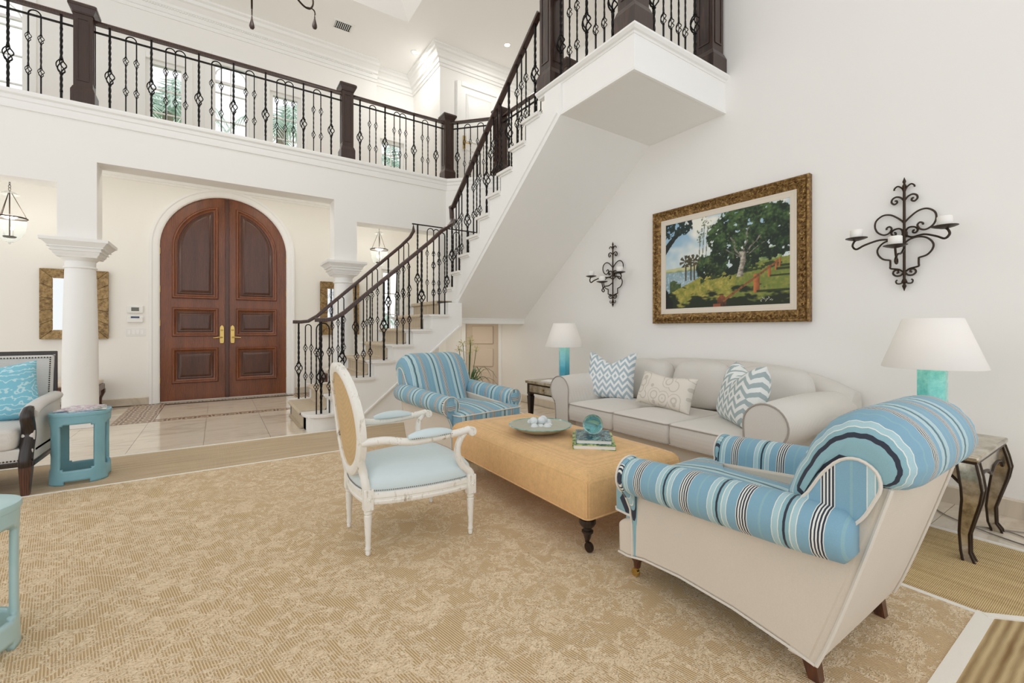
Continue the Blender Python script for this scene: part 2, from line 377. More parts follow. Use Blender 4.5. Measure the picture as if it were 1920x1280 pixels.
# ================================================================== THE SETTING
XW, YB, YD = 4.05, 7.05, 8.75          # right wall, colonnade face, door wall
Z2, ZC, ZL = 3.77, 6.37, 3.575         # upper floor, ceiling, upper stair landing
# ---- floor and tiles
fl = struct('floor', MB().box(-4.6, 4.6, -1.4, 9.2, -.1, -.012), M['grout'])
TS = .59
def tile_mesh(w, d):
    return MB().box(-w/2+.0015, w/2-.0015, -d/2+.0015, d/2-.0015, -.014, 0)
_tc = {}
def tile(x0, x1, y0, y1):
    w, d = round(x1-x0, 3), round(y1-y0, 3)
    if (w, d) not in _tc: _tc[(w, d)] = tile_mesh(w, d).mesh('tile', M['marble'])
    place('tile', _tc[(w, d)], fl, ((x0+x1)/2, (y0+y1)/2, 0))
xs = [.475+TS*i for i in range(-9, 7)]; ys = [5.5+TS*i for i in range(-1, 6)]
for i in range(len(xs)-1):
    for j in range(len(ys)-1):
        x1 = min(xs[i+1], XW)
        if x1 - xs[i] > .05: tile(xs[i], x1, ys[j], min(ys[j+1], YD))
ys2 = [ys[0]-TS*i for i in range(0, 12)]
for j in range(len(ys2)-1):
    tile(3.35, XW, ys2[j+1], ys2[j])
obj('floor_underlay', MB().box(-4.6, 3.35, -1.4, ys[0], -.014, 0), M['base_stone'], fl)
# mosaic inlay around the entrance
for i, (x0, x1, y0, y1) in enumerate([(-1.07, -.66, 7.02, 8.68), (-.66, 1.1, 7.02, 7.2), (1.1, 1.45, 7.02, 8.68), (-.66, 1.1, 8.56, 8.68)]):
    obj('mosaic_border', MB().box(x0, x1, y0, y1, -.001, .0015), M['mosaic'], fl)
# ---- walls
wr = MB().box(XW, XW+.2, -1.4, 2.42, 0, ZC)
wr.box(XW, XW+.2, 2.42, 9.0, 0, Z2-.12)
struct('wall_right', wr, M['wall'])
# door wall with arched opening and window openings
DX, DHW, DSP = .14, .885, 2.455        # door centre, half width, spring line
def wall_openings(name, mat, x0, x1, z0, z1, y, th, rects, arch=None):
    """strips of wall around rectangular openings (sorted, not overlapping in x)"""
    mb = MB(); cur = x0
    for (a, b, c, d) in sorted(rects):
        if a > cur: mb.box(cur, a, y, y+th, z0, z1)
        if c > z0: mb.box(a, b, y, y+th, z0, c)
        if d < z1: mb.box(a, b, y, y+th, d, z1)
        cur = b
    if cur < x1: mb.box(cur, x1, y, y+th, z0, z1)
    return mb
# 1F windows right of the doors
W1 = (2.72, 3.12, .55, 2.35)
mb = wall_openings('w', None, -7, DX-DHW, 0, 3.62, YD, .2, [(-5.2, -4.3, .5, 2.6)])
for b in ([wall_openings('w', None, DX+DHW, 4.4, 0, 3.62, YD, .2, [W1])]): mb.add(b.v, b.f)
poly = [(DX-DHW, DSP), (DX-DHW, 3.62), (DX+DHW, 3.62), (DX+DHW, DSP)] + [(DX+DHW*math.cos(R(a)), DSP+DHW*math.sin(R(a))) for a in range(6, 175, 6)]
mb.prism(poly, 'y', YD, YD+.2)
struct('wall_entrance', mb, M['foyer'])
WIN2 = []
for (ua, ub) in ((273, 347), (397, 468), (506, 564)):
    WIN2.append((ony(ua, 130, YD).x, ony(ub, 130, YD).x))
w2z = (Z2+.35, 5.33)
rects = [(a, b, w2z[0], w2z[1] + (.28 if i == 1 else 0)) for i, (a, b) in enumerate(WIN2)]
WL = (-3.1, -2.18, Z2+.3, 5.75); rects.append(WL)
struct('wall_entrance_upper', wall_openings('w', None, -7, 2.63, 3.62, ZC, YD, .2, rects), M['wall'])
WR = (ony(712, 260, 8.9).x, ony(757, 260, 8.9).x, Z2+.25, 5.02)
struct('wall_gallery_recess', wall_openings('w', None, 2.63, 3.5, 3.62, ZC, 8.9, .2, [WR]), M['wall'])
struct('wall_gallery_side', MB().box(3.45, 3.6, 7.56, 9.1, Z2, ZC), M['wall'])
struct('wall_gallery_door', MB().box(3.6, 5.6, 7.56, 7.7, Z2, ZC), M['wall'])
struct('wall_hall', MB().box(5.6, 5.75, 0, 7.7, Z2, ZC), M['wall'])
struct('wall_hall_end', MB().box(4.25, 5.75, 2.1, 2.25, Z2, ZC), M['wall'])
struct('wall_foyer_side', MB().box(3.5, 3.62, 7.1, YD, 0, 3.62), M['foyer'])
# colonnade wall: piers + header
C1, C2 = -1.35, 1.645
PW = .168
hdr = MB()
zs, zc_ = 2.83, 3.125      # side opening head, centre opening head
T = .30
hdr.box(-7, C1-PW, YB, YB+T, zs, Z2-.05)
hdr.box(C1-PW, C1+PW, YB, YB+T, 2.19, Z2-.05)
hdr.box(C1+PW, C2-PW, YB, YB+T, zc_, Z2-.05)
hdr.box(C2-PW, C2+PW, YB, YB+T, 2.19, Z2-.05)
hdr.box(C2+PW, 3.2, YB, YB+T, zs, Z2-.05)
hdr.box(3.2, 3.4, YB, YB+T, 0, Z2-.05)
struct('wall_colonnade', hdr, M['wall'])
# angled closet wall beside the stair
A0, A1 = Vector((3.33, 7.05, 0)), Vector((4.07, 6.35, 0)); ad = (A1-A0).normalized(); an = Vector((-ad.y, ad.x, 0))*-1
def on_angled(mb):
    Mx = Matrix(((ad.x, -ad.y, 0, A0.x), (ad.y, ad.x, 0, A0.y), (0, 0, 1, 0), (0, 0, 0, 1)))
    return mb.xf(Mx)
LA = (A1-A0).length
struct('wall_closet', on_angled(MB().box(0, .36, 0, .15, 0, Z2-.05).box(.94, LA+.1, 0, .15, 0, Z2-.05).box(.36, .94, 0, .15, 2.1, Z2-.05)), M['wall'])
cd = thing('door_2', 'panelled closet door with warm shade in its colour beneath the stair landing', 'door', tuple(A0), 0, kind='structure')
obj('door_leaf', on_angled(MB().box(.36, .94, .05, .1, .01, 2.1)), M['door_warm_shade'], cd, world=True)
for k in range(5):
    z0 = .12+k*.39
    obj('door_panel', on_angled(MB().box(.46, .84, .03, .05, z0, z0+.31)), M['door_warm_shade'], cd, bevel=.014, world=True)
obj('casing', on_angled(MB().box(.28, .36, -.02, .06, 0, 2.18).box(.94, 1.0, -.02, .06, 0, 2.18).box(.36, .94, -.02, .06, 2.1, 2.18)), M['trim'], cd, bevel=.006, world=True)
# upper floor slabs
sl = MB().prism([(-7, YB+.02), (3.36, YB+.02), (4.07, 6.37), (4.07, 2.42), (5.75, 2.42), (5.75, 7.7), (3.6, 7.7), (3.6, 9.1), (-7, 9.1)], 'z', 3.6, Z2-.03)
struct('ceiling_foyer', sl, M['ceil'])
struct('floor_gallery', MB().prism([(-7, YB+.03), (3.36, YB+.03), (4.07, 6.38), (4.07, 2.42), (5.75, 2.42), (5.75, 7.7), (3.6, 7.7), (3.6, 9.1), (-7, 9.1)], 'z', Z2-.03, Z2-.005), M['marble'])
# fascia moulding along the gallery edge
fprof = [(0, -.19), (.02, -.19), (.028, -.15), (.028, -.11), (.04, -.10), (.045, -.06), (.07, -.045), (.075, -.02), (.07, 0.0), (-.12, 0), (-.12, -.02), (0, -.02)]
struct('trim_1', MB().sweep(fprof, [(-7, YB, Z2), (3.35, YB, Z2), (4.06, 6.36, Z2)]), M['trim'], smooth=20)
# main ceiling with raised tray
tx0, tx1, ty0, ty1, tz, tin = -4.2, 2.70, -1.2, 7.2, 7.25, .75
cm = MB().box(-7, tx0, -5, 9.2, ZC, ZC+.1).box(tx1, 5.8, -5, 9.2, ZC, ZC+.1).box(tx0, tx1, -5, ty0, ZC, ZC+.1).box(tx0, tx1, ty1, 9.2, ZC, ZC+.1)
P = [(tx0, ty0), (tx1, ty0), (tx1, ty1), (tx0, ty1)]; Q = [(tx0+tin, ty0+tin), (tx1-tin, ty0+tin), (tx1-tin, ty1-tin), (tx0+tin, ty1-tin)]
cm.add([(x, y, ZC) for x, y in P]+[(x, y, tz) for x, y in Q]+[(x, y, ZC+.1) for x, y in P]+[(x, y, tz+.1) for x, y in Q],
       [(0,1,5,4),(1,2,6,5),(2,3,7,6),(3,0,4,7),(4,5,6,7),(8,9,13,12),(9,10,14,13),(10,11,15,14),(11,8,12,15),(12,13,14,15)])
struct('ceiling', cm, M['ceil'], smooth=None)
# crown mouldings
def crown(name, pts, h=.33, d=.26, dent=False):
    pr = [(0, -h), (.02, -h), (.03, -h*.86), (.05, -h*.84), (.055, -h*.62), (.09, -h*.58), (.10, -h*.46), (d*.62, -h*.30), (d*.78, -h*.27), (d*.84, -h*.14), (d, -h*.10), (d, 0), (0, 0)]
    return struct(name, MB().sweep(pr, pts), M['trim'], smooth=20)
cr1 = crown('trim_2', [(-7, YD, ZC), (2.63, YD, ZC)])
dm = MB()
for i in range(130): dm.box(-2.0+i*.035, -2.0+i*.035+.02, YD-.075, YD-.045, ZC-.215, ZC-.18)
tag(obj('dentil_row', dm, M['trim'], cr1, smooth=None), kind='stuff')
crown('trim_3', [(2.63, 8.9, ZC), (3.45, 8.9, ZC), (3.45, 7.56, ZC), (5.6, 7.56, ZC)], .3, .22)
crown('trim_4', [(-7, YD, 3.6), (3.5, YD, 3.6)], .19, .16)
# baseboards
bpr = [(0, 0), (.022, 0), (.022, .105), (.015, .115), (0, .115)]
struct('baseboard_right', MB().sweep(bpr, [(XW, 6.3, 0), (XW, -1.4, 0)]), M['base_stone'], smooth=20)
struct('baseboard_entrance', MB().sweep(bpr, [(-7, YD, 0), (DX-DHW-.12, YD, 0)]), M['base_stone'], smooth=20)
struct('baseboard_entrance_right', MB().sweep(bpr, [(DX+DHW+.12, YD, 0), (3.5, YD, 0)]), M['base_stone'], smooth=20)
# ---- columns
def column(name, x, label):
    c = thing(name, label, 'column', (x, YB+.15, 0))
    obj('plinth', MB().box(-.2, .2, -.2, .2, 0, .1), M['trim'], c, bevel=.006)
    obj('shaft', MB().lathe([(.19, .1), (.195, .125), (.19, .15), (.17, .16), (.162, .18), (.16, .5), (.157, .9), (.148, 1.4), (.137, 1.84), (.134, 1.87)], 40), M['trim'], c, smooth=50)
    obj('neck_ring', MB().lathe([(.134, 1.862), (.148, 1.868), (.151, 1.878), (.146, 1.888), (.136, 1.892), (.136, 1.95), (.15, 1.965), (.168, 1.985), (.176, 2.0)], 40), M['trim'], c, smooth=40)
    cap = MB()
    for z0, z1, a, b in ((1.99, 2.012, .175, .182), (2.012, 2.022, .188, .188), (2.022, 2.055, .196, .204), (2.055, 2.064, .222, .222), (2.064, 2.092, .212, .218), (2.092, 2.104, .24, .24), (2.104, 2.146, .232, .268), (2.146, 2.156, .272, .272), (2.156, 2.19, .288, .29)):
        cap.loft([[(-a,-a,z0),(a,-a,z0),(a,a,z0),(-a,a,z0)], [(-b,-b,z1),(b,-b,z1),(b,b,z1),(-b,b,z1)]])
    obj('capital', cap, M['trim'], c, smooth=None)
    return c
column('column', C1, 'white tapered column behind the blue side table with magazines')
column('column', C2, 'white tapered column beside the stair railing')

# ---- entrance doors
dr = thing('door_1', 'tall arched double entrance door in dark red mahogany with raised panels', 'door', (DX, YD+.02, 0), kind='structure')
def leaf_outline(s, x_in, x_out, z0, z1r, inset=0, n=14):
    """s=-1 left leaf, +1 right; arched outline centred on door axis"""
    r = DHW-inset; pts = [(s*x_in, z0), (s*x_out, z0)]
    a_end = math.acos(min(1, x_in/r)); a0 = math.acos(min(1, x_out/r))
    for i in range(n+1):
        a = a0+(a_end-a0)*i/n; pts.append((s*r*math.cos(a), DSP+r*math.sin(a)))
    return pts
def frame_ring(poly, w):
    c = [sum(p[i] for p in poly)/len(poly) for i in (0, 1)]
    return poly
def offset_poly(poly, d):
    P = [Vector(p).to_2d() if False else Vector((p[0], p[1])) for p in poly]; n = len(P); out = []
    area = sum(P[i].x*P[(i+1)%n].y-P[(i+1)%n].x*P[i].y for i in range(n)); sg = 1 if area > 0 else -1
    for i in range(n):
        e0 = (P[i]-P[i-1]).normalized(); e1 = (P[(i+1)%n]-P[i]).normalized()
        n0 = Vector((-e0.y, e0.x))*sg; n1 = Vector((-e1.y, e1.x))*sg; m = (n0+n1)
        if m.length < 1e-6: m = n0.copy()
        m.normalize(); out.append(tuple(P[i]+m*(d/max(.35, m.dot(n0)))))
    return out
def rings_panel(mb, poly, steps):
    """stack of (inset, y) rings then cap"""
    fn = poly if callable(poly) else (lambda i: offset_poly(poly, i))
    rings = [[(x, y, z) for x, z in fn(i)] for i, y in steps]
    mb.loft(rings, cap=False); n = len(rings[0]); b = len(mb.v)-n; mb.f.append(tuple(range(b, b+n)))
    return mb
for s in (-1, 1):
    lf = obj('door_leaf', MB().prism(leaf_outline(s, .002, DHW-.004, .015, 0), 'y', .02, .075), M['mahogany'], dr)
    def box_ring(z0, z1): return lambda i: [(s*(.135+i), z0+i), (s*(DHW-.16-i), z0+i), (s*(DHW-.16-i), z1-i), (s*(.135+i), z1-i)]
    for ring, nm in ((lambda i: leaf_outline(s, .135+i, DHW-.16-i, 1.66+i, 0, .16+i, 14), 'arched_panel'), (box_ring(1.05, 1.49), 'middle_panel'), (box_ring(.30, .84), 'lower_panel')):
        obj('panel_moulding', rings_panel(MB(), ring, [(-.012, .02), (-.012, .0), (0, -.014), (.018, -.012), (.03, .006), (.05, .016), (.06, .018)]), M['mahogany'], lf, smooth=30)
        obj(nm, rings_panel(MB(), lambda i: ring(i+.058), [(0, .02), (.0, .012), (.012, .004), (.03, .010), (.062, -.008), (.066, -.008)]), M['mahogany_dark'], lf, smooth=30)
    hx = s*.075
    pl = obj('handle_plate', MB().prism([(hx-.024, .92), (hx+.024, .92), (hx+.03, .95), (hx+.03, 1.17), (hx+.024, 1.2), (hx, 1.225), (hx-.024, 1.2), (hx-.03, 1.17), (hx-.03, .95)], 'y', .005, .02), M['brass'], lf, bevel=.003)
    obj('lever', MB().tube([(hx, .005, 1.02), (hx, -.05, 1.02), (hx+s*.03, -.06, 1.02), (hx+s*.12, -.058, 1.012)], [.013, .011, .011, .008], 8), M['brass'], pl)
    obj('thumb_knob', MB().lathe([(.012, 0), (.016, .01), (.01, .02)], 10), M['brass'], pl, loc=(hx, .006, 1.14), rot=(R(90), 0, 0))
    for z in (.35, 1.25, 1.78, 2.38):
        obj('hinge', MB().box(s*(DHW-.008), s*(DHW+.012), -.005, .03, z-.05, z+.05), M['brass'], lf, bevel=.003)
obj('astragal', MB().box(-.028, .028, -.004, .03, .015, DSP+DHW-.02), M['mahogany_dark'], dr, bevel=.006)
# casing: arch moulding
cp = [(DX-DHW-.01, YD, 0)] + [(DX-(DHW+.01)*math.cos(R(a)), YD, DSP+(DHW+.01)*math.sin(R(a))) for a in range(0, 181, 6)] + [(DX+DHW+.01, YD, 0)]
cs = MB().sweep([(-.0, -.02), (-.0, .015), (-.02, .025), (-.07, .028), (-.085, .04), (-.115, .042), (-.115, -.02)], cp, up=(0, -1, 0))
struct('trim_5', cs, M['trim'], smooth=25)
# ---- windows
def window(name, x0, x1, z0, z1, y, cols, rows, fan=False):
    w = thing(name, None, None, ((x0+x1)/2, y+.1, z0), kind='structure')
    fr = MB().box(x0, x0+.05, y+.03, y+.12, z0, z1).box(x1-.05, x1, y+.03, y+.12, z0, z1).box(x0+.05, x1-.05, y+.03, y+.12, z0, z0+.06).box(x0+.05, x1-.05, y+.03, y+.12, z1-.05, z1)
    obj('window_frame', fr, M['trim'], w, world=True)
    cw = .1
    obj('casing', MB().box(x0-cw, x0, y-.025, y, z0-cw, z1+cw).box(x1, x1+cw, y-.025, y, z0-cw, z1+cw).box(x0, x1, y-.025, y, z1, z1+cw).box(x0, x1, y-.035, y, z0-cw, z0), M['trim'], w, world=True, bevel=.006)
    ix0, ix1, iz0, iz1 = x0+.05, x1-.05, z0+.06, z1-.05
    for i in range(1, cols): xx = ix0+(ix1-ix0)*i/cols; obj('muntin', MB().box(xx-.009, xx+.009, y+.06, y+.09, iz0, iz1), M['trim'], w, world=True)
    for j in range(1, rows): zz = iz0+(iz1-iz0)*j/rows; obj('muntin', MB().box(ix0, ix1, y+.06, y+.09, zz-.009, zz+.009), M['trim'], w, world=True)
    if fan:
        cx = (ix0+ix1)/2; r = (ix1-ix0)/2
        obj('fan_muntin', MB().tube([(cx+r*.98*math.cos(R(a)), y+.075, iz1-r*.75+r*.72*math.sin(R(a))) for a in range(0, 181, 12)], .009, 6), M['trim'], w, world=True)
        obj('transom_bar', MB().box(ix0, ix1, y+.055, y+.1, iz1-.30, iz1-.26), M['trim'], w, world=True)
    for i in range(cols):
        for j in range(rows):
            a, b = ix0+(ix1-ix0)*i/cols, ix0+(ix1-ix0)*(i+1)/cols; c, d = iz0+(iz1-iz0)*j/rows, iz0+(iz1-iz0)*(j+1)/rows
            obj('pane', MB().box(a, b, y+.072, y+.078, c, d), M['pane'], w, world=True)
for i, (a, b) in enumerate(WIN2): window('window_%d' % (i+1), a, b, w2z[0], w2z[1] + (.28 if i == 1 else 0), YD, 2, 3, i == 1)
window('window_4', WL[0], WL[1], WL[2], WL[3], YD, 2, 4, True)
window('window_5', WR[0], WR[1], WR[2], WR[3], 8.9, 2, 4)
window('window_6', W1[0], W1[1], W1[2], W1[3], YD, 2, 4)
# ---- upper closet door
ud = thing('door_3', 'white panelled door of the upper gallery', 'door', (3.75, 7.56, Z2), kind='structure')
p0 = ony(863, 170, 7.56).x; p1 = ony(929, 190, 7.56).x; pt = ony(866, 163, 7.56).z
obj('door_leaf', MB().box(p0, p1, 7.53, 7.56, Z2, pt), M['trim'], ud, world=True)
for zz in ((Z2+.15, Z2+.85), (Z2+1.0, pt-.12)):
    obj('door_panel', rings_panel(MB(), [(p0+.1, zz[0]), (p1-.1, zz[0]), (p1-.1, zz[1]), (p0+.1, zz[1])], [(0, 7.53), (.01, 7.515), (.03, 7.525), (.05, 7.528), (.07, 7.52)]), M['trim'], ud, world=True)
obj('casing', MB().box(p0-.09, p0, 7.51, 7.56, Z2, pt+.09).box(p1, p1+.09, 7.51, 7.56, Z2, pt+.09).box(p0, p1, 7.51, 7.56, pt, pt+.09), M['trim'], ud, bevel=.008, world=True)
hp = obj('handle_plate', MB().box(p0+.04, p0+.09, 7.515, 7.53, Z2+.85, Z2+1.1), M['brass'], ud, bevel=.005, world=True)
obj('lever', MB().tube([(p0+.065, 7.52, Z2+.95), (p0+.065, 7.47, Z2+.95), (p0+.17, 7.47, Z2+.95)], .01, 8), M['brass'], hp)
# ---- vents and downlights
v = onz(643, 48, ZC)
vt = thing('ceiling_vent', 'small slatted white air vent in the gallery ceiling', 'vent', (v.x, v.y, ZC))
obj('vent_frame', MB().box(-.17, .17, -.13, .13, -.012, 0), M['trim'], vt, bevel=.004)
obj('vent_throat', MB().box(-.13, .13, -.09, .09, -.016, -.011), M['iron'], vt)
for i in range(9): obj('slat', MB().box(-.125+i*.03, -.117+i*.03, -.088, .06, -.026, -.014), M['trim'], vt)
for k, (u, vv) in enumerate(((951, 84), (778, 98))):
    p = onz(u, vv, ZC)
    d = thing('recessed_light', ['round recessed downlight in the ceiling above the panelled upper door', 'round recessed downlight in the ceiling beside the gallery crown corner', 'round recessed downlight in the ceiling next to the raised tray corner'][k], 'downlight', (p.x, p.y, ZC), group='recessed ceiling lights')
    obj('trim_ring', MB().lathe([(.045, -.002), (.05, -.008), (.075, -.006), (.078, 0)], 20, cap=False), M['trim'], d)
    obj('lens', MB().lathe([(.001, -.004), (.046, -.0042)], 20, cap=False), M['downlight'], d)
    li = bpy.data.lights.new('downlight', 'AREA'); li.energy = 14; li.size = .12; li.color = (1, .97, .92); lo = bpy.data.objects.new('downlight', li); COL.objects.link(lo); lo.parent = d; lo.location = (0, 0, -.03)

# ================================================================== STAIRCASE
st = thing('staircase', 'white stone staircase of two flights turning at a landing beside the wall', 'staircase', (.84, 6.0, 0))
RL, RUN1, X1 = .1925, .2455, .84           # lower flight: riser, run, first riser x
YN, YF = 5.34, 6.78                        # near and far stringer faces
ZM = RL*8                                  # mid landing
RU, RUN2 = (ZL-ZM)/10, .25
YR = 5.82                                  # first riser of upper flight
XS = 2.74                                  # left stringer face of upper flight
# lower flight body
pts = []
for k in range(8):
    pts += [(X1+RUN1*k, RL*k-(.03 if k else 0)), (X1+RUN1*k, RL*(k+1)-.03)]
pts += [(XS+.02, ZM-.03), (XS+.02, ZM-.34), (1.34, .03), (1.30, 0)]
pts[0] = (X1, 0)
low = [(x, z) for x, z in pts]
obj('lower_flight', MB().prism(low, 'y', YN, YF), M['trim'], st, world=True, smooth=None)
# wall panel under the lower flight
obj('spandrel_panel', MB().prism([(1.30, 0), (2.03, 0), (2.03, .62), (1.36, .04)], 'y', YN+.05, YN+.1), M['trim'], st, world=True, smooth=None)
# stringer bead along the lower edge
obj('stringer_bead', MB().sweep([(-.004, -.012), (.014, -.006), (.014, .01), (-.004, .016)], [(1.36, YN, .06), (2.72, YN, 1.19)], up=(0, 0, 1)), M['trim'], st, world=True)
# mid landing slab and its beam
obj('mid_landing', MB().box(XS+.02, XW, YR-.12, YF, ZM-.2, ZM-.03), M['trim'], st, world=True, smooth=None)
obj('landing_beam', MB().box(XS, XW, YR-.12, YR+.05, 1.235, 1.33).box(XS, XW, YR-.14, YR-.12, 1.30, 1.335), M['trim'], st, world=True, smooth=None)
# upper flight body (profile y,z)
up = [(YR, ZM-.1)]
for n in range(9):
    up += [(YR-RUN2*n, ZM+RU*n-.03), (YR-RUN2*n, ZM+RU*(n+1)-.03)]
up += [(YR-RUN2*9, ZM+RU*9-.03), (3.50, ZM+RU*9-.03), (3.50, ZL-.05), (3.25, ZL-.05), (3.25, 3.215), (5.70, 1.30), (YR, 1.30)]
obj('upper_flight', MB().prism(up, 'x', XS, XW), M['trim'], st, world=True, smooth=None)
obj('stringer_bead', MB().sweep([(-.004, -.012), (.014, -.006), (.014, .012), (-.004, .018)], [(XS, 5.66, 1.40), (XS, 3.30, 3.25)], up=(0, 0, 1)), M['trim'], st, world=True)
# upper landing box
obj('upper_landing', MB().box(XS+.02, XW, 2.37, 3.52, 3.215, ZL-.03), M['trim'], st, world=True, smooth=None)
lp = [(XS+.02, 3.62, ZL), (XS+.02, 2.37, ZL), (XW, 2.37, ZL)]
obj('landing_nosing', MB().sweep([(-.05, -.06), (.006, -.06), (.012, -.045), (.03, -.04), (.048, -.022), (.05, -.008), (.042, 0), (-.05, 0)], lp), M['trim'], st, world=True, smooth=25)
obj('landing_bead', MB().sweep([(-.004, -.004), (.014, .0), (.016, .02), (.006, .03), (.006, .055), (-.004, .06)], [(XS+.02, 3.27, 3.215), (XS+.02, 2.37, 3.215), (XW, 2.37, 3.215)]), M['trim'], st, world=True, smooth=25)
obj('landing_floor', MB().box(XS+.03, XW, 2.40, 3.5, ZL-.03, ZL-.002), M['stone_white'], st, world=True)
# treads: shared profile with rounded nosing and a small cove under it
def tread_lower(x0, x1, ya, yb, z):
    nos = [(x0-.035, z-.028), (x0-.04, z-.014), (x0-.034, z-.002), (x0-.026, z), (x1, z), (x1, z-.03), (x0-.008, z-.034), (x0-.008, z-.05), (x0, z-.055), (x0, z-.06), (x0, z-.03), (x0-.03, z-.03)]
    nos = [(x0-.034, z-.03), (x0-.04, z-.016), (x0-.036, z-.004), (x0-.026, z), (x1, z), (x1, z-.03)]
    return MB().prism(nos, 'y', ya, yb)
for k in range(1, 8):
    x0, x1, z = X1+RUN1*(k-1), X1+RUN1*k, RL*k
    if k == 1:
        # bullnose first step: half-round near end
        cx, cy, rr = 1.02, 5.47, .195
        out = [(x0-.035, YF+.03), (x0-.035, cy)] + [(cx+(rr+.02)*math.cos(R(a)), cy+(rr+.02)*math.sin(R(a))) for a in range(190, 345, 10)] + [(1.24, YN), (1.24, YF+.03)]
        obj('tread', MB().prism(out, 'z', z-.035, z), M['stone_white'], st, bevel=.012, world=True)
        inn = [(x0, YF-.05), (x0, cy)] + [(cx+(rr-.015)*math.cos(R(a)), cy+(rr-.015)*math.sin(R(a))) for a in range(190, 345, 10)] + [(1.2, YN+.02), (1.2, YF-.05)]
        obj('bullnose_riser', MB().prism(inn, 'z', 0, z-.03), M['stone_white'], st, smooth=40, world=True)
    else:
        obj('tread', tread_lower(x0, x1, YN-.04, YF+.03, z), M['stone_white'], st, smooth=50, world=True)
    if k > 1:
        obj('cove', MB().box(x0+.0, x1+.0, YN-.018, YN, z-.05, z-.03).box(x0-.014, x0, YN-.018, YF, z-.05, z-.03), M['trim'], st, world=True, smooth=None)
for n in range(9):
    y0, y1, z = YR-RUN2*n, YR-RUN2*(n+1), ZM+RU*(n+1)
    nos = [(y0+.034, z-.03), (y0+.04, z-.016), (y0+.036, z-.004), (y0+.026, z), (y1, z), (y1, z-.03)]
    obj('tread', MB().prism(nos, 'x', XS-.04, XW), M['stone_white'], st, smooth=50, world=True)
    obj('cove', MB().box(XS-.018, XS, y1, y0, z-.05, z-.03), M['trim'], st, world=True, smooth=None)
obj('tread', tread_lower(X1+RUN1*7, XW, YR-.02, YF+.03, ZM), M['stone_white'], st, smooth=50, world=True)
# carpet runner on the lower flight
path = [(X1-.05, .012)]
for k in range(7):
    x = X1+RUN1*k; z = RL*(k+1)
    path += [(x-.012, RL*k+(.03 if k else .012)), (x-.012, z-.04), (x-.052, z-.03), (x-.056, z-.012), (x-.04, z+.010)]
    if k < 6: path += [(x+RUN1-.03, z+.010)]
path += [(X1+RUN1*7-.012, RL*7+.012), (X1+RUN1*7-.012, ZM-.04), (X1+RUN1*7-.052, ZM-.03), (X1+RUN1*7-.05, ZM+.004), (X1+RUN1*7-.03, ZM+.010), (XW-.3, ZM+.010)]
rings = []
ya, yb = 5.60, 6.56
run = MB()
top = path; bot = [(x+.0, z-.006) for x, z in path]
rings = [[(x, ya, z), (x, yb, z), (x+.008, yb, z-.008), (x+.008, ya, z-.008)] for x, z in path]
tag(obj('stair_runner', run.loft(rings), M['runner'], smooth=30), 'beige striped carpet runner climbing the lower stair flight', 'carpet')

# ================================================================== RAILINGS
def twisted_bar(z0, z1, w, tw=True, n=None):
    m = MB()
    if not tw: return m.tube([(0, 0, z0), (0, 0, z1)], w*.72, 4, ph=R(45))
    n = n or max(4, int((z1-z0)/.022)); return m.tube([(0, 0, z0+(z1-z0)*i/n) for i in range(n+1)], w*.72, 4, twist=R(30))
_bk = {}
def basket_mesh(rad, h):
    if (rad, h) not in _bk:
        m = MB()
        for q in range(4):
            pts = []
            for i in range(9):
                t = i/8; r = rad*math.sin(math.pi*t)**.75 + .003; a = q*math.pi/2 + t*math.pi*.9
                pts.append((r*math.cos(a), r*math.sin(a), -h/2+h*t))
            m.tube(pts, rad*.17, 4)
        m.lathe([(.004, -h/2-.014), (rad*.42, -h/2-.008), (rad*.42, -h/2+.002), (.004, -h/2+.006)], 8)
        m.lathe([(.004, h/2-.006), (rad*.42, h/2-.002), (rad*.42, h/2+.008), (.004, h/2+.014)], 8)
        _bk[(rad, h)] = m.mesh('basket', M['iron'], 40)
    return _bk[(rad, h)]
_bm = {}
def post(par, p, H, bz=None):
    """thick twisted post with one big basket; p = base point"""
    H = round(H, 2); bz = bz if bz is not None else H*.42; bz = round(bz, 2)
    if ('T', H, bz) not in _bm:
        m = MB(); b = .085
        m.tube([(0, 0, .1), (0, 0, H-.1)], .003, 4)
        for z0, z1, tw in ((0, .12, False), (.12, bz-b, True), (bz+b, H-.14, True), (H-.14, H, False)):
            if z1 > z0+.01: q = twisted_bar(z0, z1, .02, tw); m.add(q.v, q.f)
        _bm[('T', H, bz)] = m.mesh('baluster', M['iron'], 30)
    o = place('baluster', _bm[('T', H, bz)], par, p, world=True)
    place('basket', basket_mesh(.042, .17), o, (0, 0, bz)); return o
